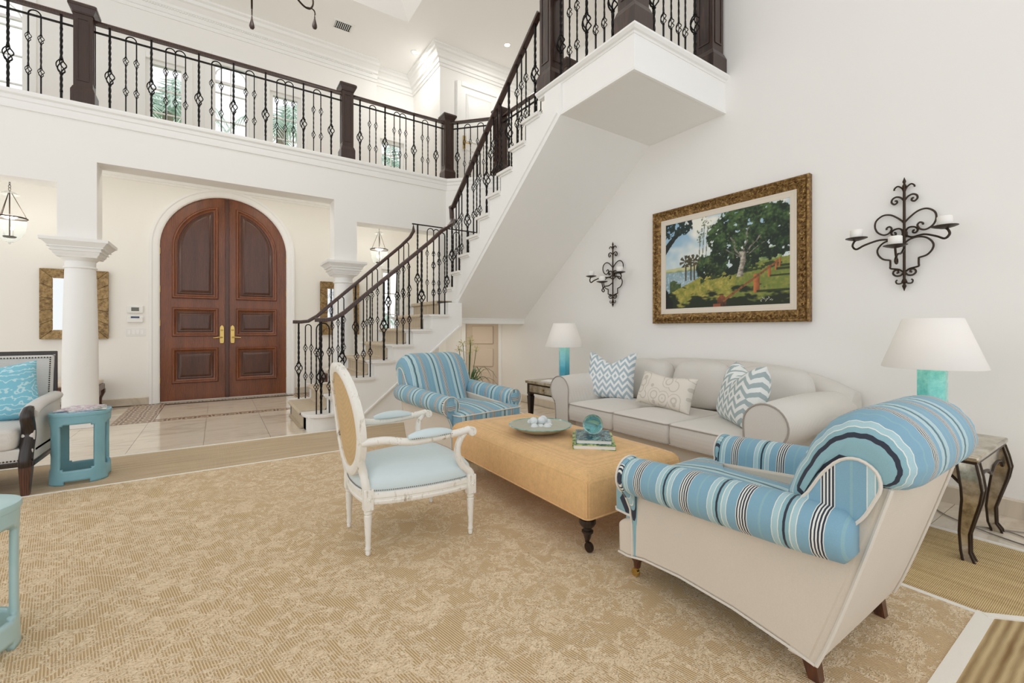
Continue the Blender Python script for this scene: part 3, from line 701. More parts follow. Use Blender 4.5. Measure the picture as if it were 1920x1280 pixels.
def hoop(par, pts, tops, dirv):
    """thin bars joined by half-round arches; pts = base points, tops = rail underside heights at each bar"""
    p0 = Vector(pts[0]); key = ('H', tuple(round((Vector(p)-p0).length, 2) for p in pts), tuple(round(t-p0.z, 2) for t in tops), tuple(round(p[2]-p0.z, 2) for p in pts), round(math.atan2(dirv[1], dirv[0]), 2))
    n = len(pts); dv = Vector((dirv[0], dirv[1], 0)).normalized()
    loc = [Vector(p)-p0 for p in pts]
    bks = []
    for i in range(n):
        H = tops[i]-p0.z-loc[i].z
        bks += [(loc[i].x, loc[i].y, loc[i].z+H*.29), (loc[i].x, loc[i].y, loc[i].z+H*.66)]
    if key not in _bm:
        m = MB()
        spring = []
        for i in range(n):
            near = [(loc[i]-loc[j]).to_2d().length/2 for j in (i-1, i+1) if 0 <= j < n] or [.03]
            spring.append(tops[i]-p0.z-.03-max(near))
        if n > 1: spring = [max(spring[max(0, i-1):i+2]) if i < n-1 else max(spring[i-1:i+1]) for i in range(n)]
        for i in range(n):
            zb = loc[i].z; H = spring[i]-zb; tot = tops[i]-p0.z-zb
            m.tube([(loc[i].x, loc[i].y, zb+.02), (loc[i].x, loc[i].y, zb+H)], .002, 4)
            cuts = [0, tot*.29-.05, tot*.29+.05, tot*.66-.05, tot*.66+.05, H]
            q = twisted_bar(cuts[0], cuts[1], .012, False); m.add([(x+loc[i].x, y+loc[i].y, z+zb) for x, y, z in q.v], q.f)
            q = twisted_bar(cuts[2], cuts[3], .012, True); m.add([(x+loc[i].x, y+loc[i].y, z+zb) for x, y, z in q.v], q.f)
            if cuts[5] > cuts[4]: q = twisted_bar(cuts[4], cuts[5], .012, False); m.add([(x+loc[i].x, y+loc[i].y, z+zb) for x, y, z in q.v], q.f)
        for i in range(n-1):
            a, b = loc[i].copy(), loc[i+1].copy(); a.z = spring[i]; b.z = spring[i+1]; c = (a+b)/2; r = (b-a).to_2d().length/2
            m.tube([c - dv*r*math.cos(R(t)) + Vector((0, 0, r*math.sin(R(t)) + (a.z-b.z)/2*math.cos(R(t)))) for t in range(0, 181, 20)], .0075, 5)
        _bm[key] = m.mesh('baluster', M['iron'], 30)
    o = place('baluster', _bm[key], par, pts[0], world=True)
    for b in bks: place('basket', basket_mesh(.024, .095), o, b)
    return o
def newel(par, x, y, z, h=1.17, rz=0, w=.083):
    key = ('N', h, w)
    if key not in _bm:
        body = MB().box(-w, w, -w, w, .1, h-.1)
        base = MB().box(-w-.022, w+.022, -w-.022, w+.022, 0, .15); a, b = w+.022, w
        base.loft([[(-a,-a,.15),(a,-a,.15),(a,a,.15),(-a,a,.15)], [(-b-.004,-b-.004,.20),(b+.004,-b-.004,.20),(b+.004,b+.004,.20),(-b-.004,b+.004,.20)]])
        fr = MB(); i0, i1 = w*.62, w*.5
        for s in range(4):
            q = MB(); 
            for (xa, xb, za, zb) in ((-i0, -i1, .27, h-.17), (i1, i0, .27, h-.17), (-i1, i1, .27, .285), (-i1, i1, h-.185, h-.17)): q.box(xa, xb, -w-.006, -w, za, zb)
            q.xf(Matrix.Rotation(R(90*s), 4, 'Z')); fr.add(q.v, q.f)
        cap = MB()
        for z0, z1, a, b in ((h-.12, h-.105, w+.008, w+.008), (h-.105, h-.05, w+.01, w+.036), (h-.05, h-.02, w+.042, w+.042), (h-.02, h, w+.042, w+.02)):
            cap.loft([[(-a,-a,z0),(a,-a,z0),(a,a,z0),(-a,a,z0)], [(-b,-b,z1),(b,-b,z1),(b,b,z1),(-b,b,z1)]])
        _bm[key] = (body.mesh('newel_post', M['walnut']), base.mesh('newel_base', M['walnut']), fr.mesh('panel_bead', M['walnut']), cap.mesh('newel_cap', M['walnut']))
    b, bs, fr, cp = _bm[key]
    o = place('newel_post', b, par, (x, y, z), (0, 0, rz), world=True)
    place('newel_base', bs, o); place('panel_bead', fr, o); place('newel_cap', cp, o)
    return o
RP = [(-.03, -.02), (-.034, 0), (-.026, .018), (0, .026), (.026, .018), (.034, 0), (.03, -.02)]
BP = [(-.014, -.007), (.014, -.007), (.014, .007), (-.014, .007)]
def hand(par, pts, mat='rail_wood', prof=RP, name='handrail'):
    return obj(name, MB().sweep(prof, pts), M[mat], par, smooth=50, world=True)

# ---- gallery railing
YG = 7.12; RAILZ = 4.80
g = thing('gallery_railing', 'long wrought iron railing with dark newels along the upper gallery', 'railing', (0, YG, Z2))
gx = lambda u: ony(u, 200, YG).x
NX = [gx(159), gx(650), gx(839)]; N4 = (4.06, 6.40)
for x in NX: newel(g, x, YG, Z2)
newel(g, N4[0], N4[1], Z2, rz=0); newel(g, 4.13, 4.75, Z2)
hand(g, [(-6, YG, RAILZ), (NX[2], YG, RAILZ), (N4[0], N4[1], RAILZ), (4.13, 4.75, RAILZ)])
hand(g, [(-6, YG, RAILZ-.11), (NX[2], YG, RAILZ-.11), (N4[0], N4[1], RAILZ-.11), (4.13, 4.75, RAILZ-.11)], 'iron', BP, 'lower_rail')
HB = RAILZ-.02-Z2
def T(u): post(g, (gx(u), YG, Z2), HB)
def H(*us): hoop(g, [(gx(u), YG, Z2) for u in us], [RAILZ-.02]*len(us), (1, 0))
for u in (15, 115, 206, 284, 373, 438, 498, 569, 621, 675, 722, 776, 817.5): T(u)
for us in ((53, 77), (236, 256), (311, 329, 348), (397, 415), (461, 477), (519, 535, 550), (588, 602), (693, 705), (739, 750, 761), (792, 802.5), (-60, -35)): H(*us)
d4 = Vector((N4[0]-NX[2], N4[1]-YG, 0)); L4 = d4.length; d4 /= L4
for s in (.19, .80): post(g, (NX[2]+d4.x*s, YG+d4.y*s, Z2), HB)
for s in ((.32, .43), (.56, .67)): hoop(g, [(NX[2]+d4.x*q, YG+d4.y*q, Z2) for q in s], [RAILZ-.02]*2, d4)
for y in (6.1, 5.6, 5.1): post(g, (4.08, y, Z2), HB)
for y in (5.9, 5.4): hoop(g, [(4.08, y, Z2), (4.08, y-.1, Z2)], [RAILZ-.02]*2, (0, -1))

# ---- lower flight railings
def lower_rail(name, label, y, spec, far):
    r = thing(name, label, 'railing', (1.0, y, RL), group='stair railings')
    a = ony(600, 598, 5.36) if not far else ony(557, 602, 6.69)
    b = Vector((2.52, 0, 2.48)) if not far else Vector((2.594, 0, 2.64))
    rz = lambda x: a.z + (b.z-a.z)*max(0, (x-a.x-.17))/(b.x-a.x-.17)
    pts = [(a.x-.05, y, a.z-.012), (a.x+.05, y, a.z-.012), (a.x+.14, y, a.z+.0), (a.x+.26, y, a.z+.075)]
    pts = [p for p in pts]
    n0 = a.x+.40; pts += [(n0, y, rz(n0)), (b.x-.2, y, rz(b.x-.2)), (b.x-.06, y, rz(b.x-.06)+.02)]
    if far:
        pts += [(b.x, y, b.z+.07), (b.x, y, 2.84)]
        hand(r, pts); hand(r, [(b.x-.02, y, 2.83), (XW-.02, y, 2.83)], 'iron', BP, 'landing_rail')
    else:
        pts += [(2.62, y+.03, 2.56), (2.72, y+.16, 2.66), (XS+.03, y+.3, 2.72), (XS+.03, y+.32, 2.90)]
        hand(r, pts)
    for kind, xs in spec:
        z = lambda x: RL*max(1, min(8, int((x-X1)/RUN1)+1))
        zr = lambda x: (rz(x) if x > n0 else a.z+(.06 if x > a.x+.2 else 0))-.015
        if kind == 'T': post(r, (xs, y, z(xs)), zr(xs)-z(xs), .42)
        elif kind == 'L': post(r, (xs, y, ZM), 2.82-ZM, .42)
        elif kind == 'J': hoop(r, [(x, y, ZM) for x in xs], [2.82]*len(xs), (1, 0))
        else: hoop(r, [(x, y, z(xs[0])) for x in xs], [zr(x) for x in xs], (1, 0))
    return r
nx = lambda u: ony(u, 700, 5.36).x
fx = lambda u: ony(u, 700, 6.69).x
lower_rail('stair_railing', 'lower stair flight iron railing on the side facing the armchairs', 5.36,
    [('T', nx(602)), ('H', [nx(595)-.01, nx(614)+.02])] + [q for k in (2, 4, 6) for q in (('T', X1+RUN1*(k-.5)), ('H', [X1+RUN1*(k+.5)+d for d in (-.08, 0, .08)]))], False)
lower_rail('stair_railing', 'lower stair flight iron railing on the side facing the entrance doors', 6.69,
    [('T', fx(560)), ('H', [fx(560)+.085, fx(560)+.16])] + [q for k in (2, 4, 6) for q in (('T', X1+RUN1*(k-.5)), ('H', [X1+RUN1*(k+.5)+d for d in (-.08, 0, .08)]))] + [('L', fx(783)), ('J', [fx(801), fx(813), fx(823)]), ('L', fx(838)), ('J', [fx(850), fx(862)]), ('L', fx(878))], True)
# ---- upper flight railing
u_r = thing('stair_railing', 'upper stair flight iron railing rising to the high landing', 'railing', (XS+.03, YR, ZM), group='stair railings')
XR = XS+.03
ra, rb = (5.62, 2.89), (3.66, 4.40)
rzu = lambda y: ra[1]+(rb[1]-ra[1])*(ra[0]-y)/(ra[0]-rb[0])
hand(u_r, [(XR, 5.70, 2.885), (XR, 5.62, 2.89), (XR, 5.56, 2.94), (XR, 3.80, rzu(3.80)), (XR, 3.62, rzu(3.62))])
def zt(y): return ZM+RU*max(1, min(9, int((YR-y)/RUN2)+1))
for n in range(9):
    yc = YR-RUN2*(n+.5)
    if n % 2 == 0:
        if n == 0: post(u_r, (XR, 5.66, ZM+RU), 2.87-ZM-RU, .45)
        else: post(u_r, (XR, yc, zt(yc)), rzu(yc)-.02-zt(yc), .45)
    else:
        ys_ = [yc+.085, yc, yc-.085]
        hoop(u_r, [(XR, q, zt(yc)) for q in ys_], [rzu(q)-.02 for q in ys_], (0, -1))
# ---- high landing guard
LR = thing('landing_railing', 'iron guard with three dark newels around the high stair landing', 'railing', (XS+.1, 2.5, ZL))
lx, ly = XS+.11, 2.455
newel(LR, lx, 3.52, ZL, 1.15, w=.088); newel(LR, lx, ly, ZL, 1.15, w=.088); newel(LR, 3.93, ly, ZL, 1.15, w=.088)
zr_ = ZL+1.02
hand(LR, [(lx, 3.5, zr_), (lx, ly, zr_), (3.93, ly, zr_)]); hand(LR, [(lx, 3.5, zr_-.11), (lx, ly, zr_-.11), (3.93, ly, zr_-.11)], 'iron', BP, 'lower_rail')
yy = lambda u: onx(u, 100, lx).y
xx = lambda u: ony(u, 60, ly).x
for u in (1052, 1100, 1149): post(LR, (lx, yy(u), ZL), 1.0, .42)
for us in ((1068, 1082), (1117, 1133)): hoop(LR, [(lx, yy(u), ZL) for u in us], [ZL+1.0]*2, (0, -1))
for u in (1226, 1303): post(LR, (xx(u), ly, ZL), 1.0, .42)
for us in ((1244, 1258.6), (1272.6, 1285)): hoop(LR, [(xx(u), ly, ZL) for u in us], [ZL+1.0]*2, (1, 0))

# ================================================================== RUG
rug = thing('area_rug', 'large tan damask rug with woven sisal border and white tape lines', 'rug', (0, 2.4, 0))
rx0, rx1, ry0, ry1 = -2.9, 2.535, .405, 4.325; ox0, ox1, oy0, oy1 = -3.8, 3.435, -.5, 5.235; tw = .026
obj('field', MB().box(rx0, rx1, ry0, ry1, 0, .014), M['rug_field'], rug, world=True)
obj('border', MB().prism([(rx1, ry0), (ox1, oy0), (ox1, oy1), (rx1, ry1)], 'z', 0, .0125), M['sisal_a'], rug, world=True)
obj('border', MB().prism([(rx0, ry1), (rx1, ry1), (ox1, oy1), (ox0, oy1)], 'z', 0, .0125), M['sisal_b'], rug, world=True)
obj('border', MB().prism([(rx0, ry0), (rx1, ry0), (ox1, oy0), (ox0, oy0)][::-1], 'z', 0, .0125), M['sisal_c'], rug, world=True)
obj('border', MB().prism([(rx0, ry0), (rx0, ry1), (ox0, oy1), (ox0, oy0)], 'z', 0, .0125), M['sisal_b'], rug, world=True)
def strip(a, b, w, up=0): 
    a, b = Vector(a), Vector(b); d = (b-a).normalized(); n = Vector((-d.y, d.x))*w/2
    return MB().prism([tuple(a-n), tuple(b-n), tuple(b+n), tuple(a+n)], 'z', .004, .0155+up)
for q_, (a, b, w) in enumerate((((rx0, ry1), (rx1+.013, ry1), tw), ((rx1, ry1), (rx1, ry0-.015), tw), ((rx1+.02, ry0), (rx0, ry0), .05), ((rx0, ry0), (rx0, ry1), tw), ((ox0, oy1), (ox1, oy1), .03), ((ox1, oy1), (ox1, oy0), .03), ((rx1, ry0), (ox1, oy0), .03))):
    obj('white_tape', strip(a, b, w, q_*.0004), M['tape'], rug, world=True)
RZ = .014      # rug surface

# ================================================================== UPHOLSTERY HELPERS
def rounded_rect(w, d, r, n=5):
    out = []
    for cx, cy, a in ((w-r, d-r, 0), (-w+r, d-r, 90), (-w+r, -d+r, 180), (w-r, -d+r, 270)):
        out += [(cx+r*math.cos(R(a+90*i/n)), cy+r*math.sin(R(a+90*i/n))) for i in range(n+1)]
    return out
def cushion(mb, outline, z0, z1, crown=.03, rim=.02, belly=.0):
    """box cushion over a 2D outline with crowned top"""
    cx = sum(p[0] for p in outline)/len(outline); cy = sum(p[1] for p in outline)/len(outline)
    def ring(k, z): return [(cx+(x-cx)*k, cy+(y-cy)*k, z) for x, y in outline]
    w = max(abs(p[0]-cx) for p in outline); kr = 1-rim/w
    rings = [ring(.5, z0), ring(kr, z0), ring(1-(1-kr)*.3, z0+rim*.3), ring(1, z0+rim), ring(1+belly, (z0+z1)/2), ring(1, z1-rim), ring(1-(1-kr)*.3, z1-rim*.3), ring(kr, z1)]
    for k in (.86, .7, .5, .3, .1): rings.append(ring(k*kr, z1+crown*(1-k**2.2)))
    return mb.loft(rings)
def pillow(mb, w, h, t, chop=.0, ears=.0, n=26, seed=0, rnd=0.0):
    """stands in the xz plane, thickness along y, base at z=-h/2"""
    def pt(i, j, s):
        u = -1+2*i/(n-1); v = -1+2*j/(n-1)
        e = 1-.055*(1-v*v)*abs(u)**3; e2 = 1-.055*(1-u*u)*abs(v)**3
        x = u*w/2*e; z = v*h/2*e2
        if rnd: x *= 1-rnd*.30*v*v*abs(u); z *= 1-rnd*.30*u*u*abs(v)
        if v > 0 and chop: z -= chop*(v**1.5)*max(0, 1-abs(u)*1.25)**1.0
        if v > 0 and ears: x += ears*.0
        th = t/2*((1-u**4)*(1-v**4))**.55*(.75+.25*(1-v)*.5+.12)
        if v > 0 and chop: th *= 1-.25*max(0, 1-abs(u)*2)*v
        th += .004*noise.noise(Vector((u*2.5+seed, v*2.5, s)))*(1-u*u)*(1-v*v)
        return (x, s*max(th, .003), z)
    for s in (-1, 1):
        vs = [pt(i, j, s) for j in range(n) for i in range(n)]
        fs = [(j*n+i, j*n+i+1, (j+1)*n+i+1, (j+1)*n+i) for j in range(n-1) for i in range(n-1)]
        mb.add(vs, fs)
    # close the rim
    b0 = len(mb.v)-2*n*n; b1 = b0+n*n
    rim = [i for i in range(n)]+[j*n+n-1 for j in range(1, n)]+[(n-1)*n+i for i in range(n-2, -1, -1)]+[j*n for j in range(n-2, 0, -1)]
    for a, b in zip(rim, rim[1:]+rim[:1]): mb.f.append((b0+a, b0+b, b1+b, b1+a))
    return mb
def turned_leg(h, s=1.0):
    return [(.012*s, 0), (.016*s, h*.05), (.02*s, h*.2), (.018*s, h*.32), (.03*s, h*.40), (.034*s, h*.5), (.026*s, h*.6), (.032*s, h*.72), (.036*s, h*.86), (.03*s, h)]

# ================================================================== STRIPED ARMCHAIRS
def armchair():
    c = thing('striped_armchair', '', 'armchair')
    # --- cream side panels
    def side(s):
        pts = [(-.375, .085), (-.30, .10), (-.12, .125), (.1, .135), (.28, .125), (.37, .105), (.425, .105), (.428, .24), (.40, .262), (.365, .278), (.34, .315), (.325, .37), (.31, .44), (-.36, .50), (-.46, .60), (-.565, .70), (-.545, .60)]
        return MB().prism(pts, 'x', s*.275, s*.352)
    for s in (-1, 1): obj('side_panel', side(s), M['linen_cream'], c, bevel=.012)
    # --- rear panel, leaning
    def rear(u, v):
        x = (-.35+.70*u); y = -.385-.185*v**.9; z = .085+.605*v
        bow = .012*math.sin(math.pi*u); return (x, y-bow, z+.018*math.sin(math.pi*u)*(1-v))
    m = MB().grid(rear, 10, 10); n0 = len(m.v); m.v += [(x, y+.08, z) for x, y, z in m.v]; nf = list(m.f); m.f += [tuple(i+n0 for i in f)[::-1] for f in nf]
    rim = [i for i in range(10)]+[j*10+9 for j in range(1, 10)]+[90+i for i in range(8, -1, -1)]+[j*10 for j in range(8, 0, -1)]
    for a, b in zip(rim, rim[1:]+rim[:1]): m.f.append((a, b, b+n0, a+n0))
    obj('rear_panel', m, M['linen_cream'], c, smooth=60)
    for s in (-1, 1):
        obj('piping', MB().tube([(s*.352, -.385-.185*v**.9-.004, .085+.605*v) for v in [i/10 for i in range(11)]], .006, 6), M['piping'], c)
    for s in (-1, 1): obj('bottom_piping', MB().tube([(s*.352, y, z) for y, z in ((-.385, .085), (-.30, .10), (-.12, .125), (.1, .135), (.28, .125), (.37, .105), (.425, .105))], .005, 6), M['piping'], c)
    # --- arms
    def arm(s):
        rings = []
        for i in range(13):
            t = i/12; y = -.50+.825*t; zc = .532-.045*t; r = .086-.004*t; xc = .372
            if i == 0: r *= .55
            if i == 1: r *= .90; y -= .045
            if i == 12: r *= .96
            zlo = .30 if y > -.40 else .475
            ring = [(xc+r*1.02*math.cos(R(a)), zc+r*math.sin(R(a))) for a in range(-112, 181, 18)]
            ring += [(.284, max(zlo+.004, zc-.05)), (.284, zlo), (.33, zlo-.004), (.34, max(zlo-.002, zc-r*1.0))]
            rings.append([(s*x, y, z) for x, z in ring])
        return MB().loft(rings)
    for s in (-1, 1):
        a = obj('arm', arm(s), M['stripe_y'], c, smooth=50)
        prof = arc(.372, .487, .083, -55, 205, 18) + [(.285, .40), (.27, .30), (.272, .12), (.352, .115), (.354, .26), (.365, .33), (.395, .39)]
        obj('arm_facing', MB().prism([(s*x, z) for x, z in prof], 'y', .315, .345), M['stripe_x'], a, bevel=.01)
        obj('facing_piping', MB().tube([(s*x, .345, z) for x, z in prof], .0045, 6, closed=True), M['piping'], a)
        obj('facing_boss', MB().lathe([(.05, 0), (.045, .012), (.028, .018), (.006, .02)], 16), M['stripe_y'], a, loc=(s*.372, .343, .487), rot=(R(-90), 0, 0))
    # --- front rail and seat
    obj('front_rail', MB().box(-.33, .33, .30, .405, .115, .285), M['stripe_x'], c, bevel=.012)
    outl = [(-.275, -.30), (.275, -.30), (.28, .325), (.35, .335), (.358, .36), (.355, .43), (.335, .452), (-.335, .452), (-.355, .43), (-.358, .36), (-.35, .335), (-.28, .325)]
    out2 = []
    for i in range(len(outl)):
        a, b = Vector(outl[i]), Vector(outl[(i+1) % len(outl)]); k = max(1, int((b-a).length/.06))
        out2 += [tuple(a.lerp(b, j/k)) for j in range(k)]
    sc_ = obj('seat_cushion', cushion(MB(), out2, .285, .43, .035, .018, .004), M['stripe_x'], c, smooth=60)
    for z in (.298, .418): obj('seat_piping', MB().tube([(x*1.006, y*1.004, z) for x, y in out2], .0055, 6, closed=True), M['piping'], sc_)
    # --- rolled back
    prof = [(-.16, .34), (-.20, .44), (-.245, .54), (-.285, .64), (-.325, .735), (-.375, .82), (-.435, .875), (-.50, .897), (-.56, .885), (-.61, .845), (-.638, .785), (-.635, .725), (-.605, .685), (-.565, .675), (-.535, .69), (-.50, .65), (-.455, .55), (-.41, .44), (-.37, .34)]
    med = [(-.26, .36), (-.30, .45), (-.34, .54), (-.385, .63), (-.42, .70), (-.45, .745), (-.48, .77), (-.51, .775), (-.53, .77), (-.545, .76), (-.555, .745), (-.555, .735), (-.55, .725), (-.545, .72), (-.535, .71), (-.50, .65), (-.455, .55), (-.41, .44), (-.37, .36)]
    pf = crom([(0, y, z) for y, z in prof], 3, True); mf = crom([(0, y, z) for y, z in med], 3, True); nP = len(pf)
    rings = []
    W = .37; xsn = [-1, -.985, -.955, -.91, -.86, -.80, -.74, -.68, -.6, -.45, -.3, -.15, 0]; xsn = xsn + [-x for x in xsn[-2::-1]]
    for q in xsn:
        aq = abs(q); e = 0 if aq < .60 else ((aq-.60)/.40); k = 1-(1-math.sqrt(max(0, 1-e*e)))*.80
        ring = []
        for i in range(nP):
            kk = k
            if .12 < e < .99 and 3 < i < nP*.72 and i % 3 == 0: kk = k*(1-.05*min(1, e*2.5))
            p = mf[i].lerp(pf[i], kk); wq = W*(.73+.27*min(1, max(0, (p.z-.50)/.12))); ring.append((q*wq, p.y, p.z))
        rings.append(ring)
    bk = obj('back', MB().loft(rings), M['stripe_x'], c, smooth=75)
    for s in (-1, 1):
        fc = [(-.335, .57), (-.375, .63), (-.415, .70), (-.46, .75), (-.505, .762), (-.545, .738), (-.556, .695), (-.54, .65), (-.51, .59), (-.46, .545), (-.39, .54)]
        fc = [(p.x, p.y) for p in crom([(y, z, 0) for y, z in fc], 3, True)]
        obj('back_facing', MB().prism(fc, 'x', s*.352, s*.3745), M['stripe_y'], bk, bevel=.004)
        obj('facing_piping', MB().tube([(s*.374, y, z) for y, z in fc], .005, 6, closed=True), M['piping'], bk)
    # --- legs
    for s in (-1, 1):
        l = obj('front_leg', MB().lathe([(.012, .045), (.015, .05), (.018, .075), (.026, .085), (.03, .098), (.024, .108), (.034, .118), (.036, .14)], 18), M['leg_brown'], c, loc=(s*.305, .355, 0))
        obj('caster', MB().lathe([(.002, -.011), (.018, -.009), (.02, 0), (.018, .009), (.002, .011)], 14).xf(Matrix.Rotation(R(90), 4, 'Y')).xf(Matrix.Translation((0, .008, .021))).tube([(0, .008, .021), (0, .0, .048)], .01, 6), M['brass'], l)
        obj('rear_leg', MB().loft([[(s*.29+a*.017, -.335-.03+b*.017, 0) for a, b in ((-1,-1),(1,-1),(1,1),(-1,1))], [(s*.29+a*.024, -.335+b*.026, .13) for a, b in ((-1,-1),(1,-1),(1,1),(-1,1))]]), M['leg_brown'], c)
    return c
ch = armchair(); ch.location = (1.905, 1.0, RZ)
ch['label'] = 'blue striped rolled armchair seen from behind, cream back, before the right lamp'
ch['group'] = 'matching striped armchairs'
c2 = copy_tree(ch); c2.location = (1.93, 3.74, RZ); c2.rotation_euler = (0, 0, R(180+10)); c2['label'] = 'blue striped rolled armchair between the stairs and the ottoman, seat facing it'

# ================================================================== OTTOMAN
ot = thing('ottoman', 'low tan upholstered ottoman table on black turned legs with casters', 'ottoman', (1.9, 2.36, RZ))
ow, od = .38, .76
def otto():
    ol = rounded_rect(ow, od, .03, 4); m = MB()
    def ring(k, z): return [(x-math.copysign(min(abs(x), k), x), y-math.copysign(min(abs(y), k), y), z) for x, y in ol]
    return m.loft([ring(.2, .185), ring(.006, .185), ring(0, .195), ring(0, .36), ring(.006, .385), ring(.025, .405), ring(.06, .42), ring(.14, .432), ring(.25, .437), ring(.33, .438)])
ob = obj('upholstery', otto(), M['gold_cloth'], ot, smooth=50)
obj('piping', MB().tube([(x*1.004, y*1.002, .19) for x, y in rounded_rect(ow, od, .03, 4)], .005, 6, closed=True), M['gold_cloth'], ob)
for sx in (-1, 1):
    for sy in (-1, 1): obj('corner_seam', MB().tube([(sx*(ow-.008), sy*(od-.008), .19), (sx*(ow-.008), sy*(od-.008), .37), (sx*(ow-.03), sy*(od-.03), .405)], .003, 5), M['gold_cloth'], ob)
for i, (sx, sy) in enumerate(((-1, -1), (1, -1), (-1, 1), (1, 1))):
    lg = obj('leg', MB().lathe([(.013, .062), (.016, .068), (.022, .09), (.03, .10), (.03, .108), (.02, .115), (.02, .12), (.036, .135), (.044, .15), (.042, .168), (.03, .18), (.036, .19)], 22), M['ebony'], ot, loc=(sx*(ow-.055), sy*(od-.055), 0))
    cs = MB().lathe([(.003, -.012), (.024, -.010), (.027, 0), (.024, .010), (.003, .012)], 16).xf(Matrix.Rotation(R(90), 4, 'Y')).xf(Matrix.Translation((0, -.012, .027)))
    cs.tube([(0, -.012, .027), (.0, .002, .05), (0, 0, .068)], [.008, .011, .015], 8)
    obj('caster', cs, M['bronze'], lg)
OTZ = RZ+.436
# bowl with glass balls
bp = onz(1013, 796, OTZ+.055)
bw = thing('glazed_bowl', 'wide shallow teal glazed bowl holding glass balls', 'bowl', (bp.x, bp.y, OTZ))
obj('outer_shell', MB().lathe([(.06, 0), (.07, .003), (.12, .014), (.17, .034), (.205, .054), (.212, .058)], 44, cap=True), M['bowl_out'], bw, smooth=60)
obj('inner_glaze', MB().lathe([(.003, .008), (.06, .010), (.12, .022), (.165, .038), (.204, .059), (.209, .0615), (.214, .058)], 44, cap=False), M['bowl_glaze'], bw, smooth=60)
random.seed(3); k = 0
bm_ = MB().lathe([(.028*math.sin(R(a))+.0002, -.028*math.cos(R(a))) for a in range(0, 181, 18)], 16).mesh('glass_ball', M['bubble'], 60)
for (dx, dy, dz) in [(0, 0, .058), (.055, .01, .058), (-.055, .012, .058), (.02, .055, .06), (-.03, -.052, .06), (.05, -.05, .062), (-.085, -.035, .068), (.10, .03, .072), (.012, .0, .10), (-.045, .03, .098), (.05, .028, .1), (.0, -.09, .07), (-.02, .1, .072)]:
    o = place('glass_ball', bm_, None, (bp.x+dx*.85, bp.y+dy*.85, OTZ+dz-.018)); tag(o, 'clear silvery glass ball piled in the teal bowl', 'glass ball', 'glass balls in the bowl')
# books
def cover(name, cols, scale, emb=None):
    t = NT(name, .35); co = t.obj(); f = t.n('ShaderNodeTexNoise', {'Vector': co, 'Scale': scale, 'Detail': 3, 'Distortion': 1.2}).outputs[0]
    t.col(t.ramp(f, [(.25+.12*i, c) for i, c in enumerate(cols)], True)); return t.m
bc = Vector((1.935, 1.985)); ba = R(-42)
cov = [cover('book_cover_garden', [srgb(34, 60, 34), srgb(90, 130, 60), srgb(176, 198, 90), srgb(214, 214, 190), srgb(60, 96, 52)], 26), cover('book_cover_sea', [srgb(20, 36, 46), srgb(50, 84, 96), srgb(128, 160, 160), srgb(34, 52, 52), srgb(190, 200, 190)], 24)]
for i, (w, d, h, z, dx, lab) in enumerate(((.25, .34, .028, 0, .0, 'thick garden picture book lying beneath another book on the ottoman'), (.21, .27, .026, .028, -.012, 'smaller dark sea green book on top of the garden book'))):
    b = thing('book', lab, 'book', (bc.x+dx, bc.y-.0+dx, OTZ+z-.002), ba, 'books on the ottoman')
    obj('pages', MB().box(-w/2+.006, w/2-.004, -d/2+.005, d/2-.005, .003, h-.003), M['paper'], b)
    cv = obj('cover', MB().box(-w/2, w/2, -d/2, d/2, 0, .003).box(-w/2, w/2, -d/2, d/2, h-.003, h).box(-w/2, -w/2+.004, -d/2, d/2, .003, h-.003), cov[i], b)
ORB = .062; op = onz(1108, 811, OTZ+.054+ORB)
og = thing('glass_orb', 'round aqua glass sphere paperweight resting on the books', 'orb', (bc.x-.01, bc.y-.01, OTZ+.052))
obj('sphere', MB().lathe([(ORB*math.sin(R(a))+.0002, ORB-ORB*math.cos(R(a))) for a in range(0, 181, 9)], 32), M['aqua_glass'], og, smooth=60)
obj('inner_core', MB().lathe([(.042*math.sin(R(a))+.0002, ORB-.042*math.cos(R(a))) for a in range(0, 181, 15)], 20), M['aqua_glass'], og, smooth=60)
obj('foot', MB().lathe([(.045, 0), (.046, .006), (.03, .012), (.028, .016)], 24), M['clear'], og)

# ================================================================== WHITE FAUTEUIL (local: +y forward)
fa = thing('cane_back_armchair', 'distressed white oval cane back armchair with pale blue leather seat', 'armchair', (.88, 2.43, RZ), R(-90))
# local x = width, y forward;  rear legs y=-.25, front y=+.31
frw, rrw, fy, ry_ = .27, .19, .31, -.25
def fau_outline(k=1.0, n=8):
    pts = [(-rrw, ry_), (rrw, ry_), (frw+.02, .05), (frw+.005, fy-.05), (frw-.03, fy), (.1, fy+.03), (-.1, fy+.03), (-frw+.03, fy), (-frw-.005, fy-.05), (-frw-.02, .05)]
    pts = [(-rrw-.02, ry_+.02), (-.1, ry_-.03), (.1, ry_-.03), (rrw+.02, ry_+.02), (frw+.0, -.02), (frw+.012, .2), (frw-.02, fy-.005), (.12, fy+.025), (-.12, fy+.025), (-frw+.02, fy-.005), (-frw-.012, .2), (-frw, -.02)]
    return [(p.x*k, p.y*k+.0) for p in crom([(x, y, 0) for x, y in pts], 5, True)]
ol = fau_outline()
m = MB(); 
def oring(k, z, d=0): return [(x*k, y*k, z) for x, y in ol]
m.loft([oring(.88, .255), oring(.985, .255), oring(1.0, .262), oring(1.0, .272), oring(.985, .276), oring(.985, .286), oring(1.0, .29), oring(1.0, .312), oring(.985, .318), oring(.88, .318)], closed=True)
sr = obj('seat_rail', m, M['distressed'], fa, smooth=35)
m = MB().loft([oring(.9, .30), oring(.97, .312), oring(.985, .325), oring(.985, .345), oring(.965, .375), oring(.90, .402), oring(.78, .42), oring(.55, .432), oring(.3, .436), oring(.08, .437)])
seat = obj('seat', m, M['blue_leather'], fa, smooth=70)
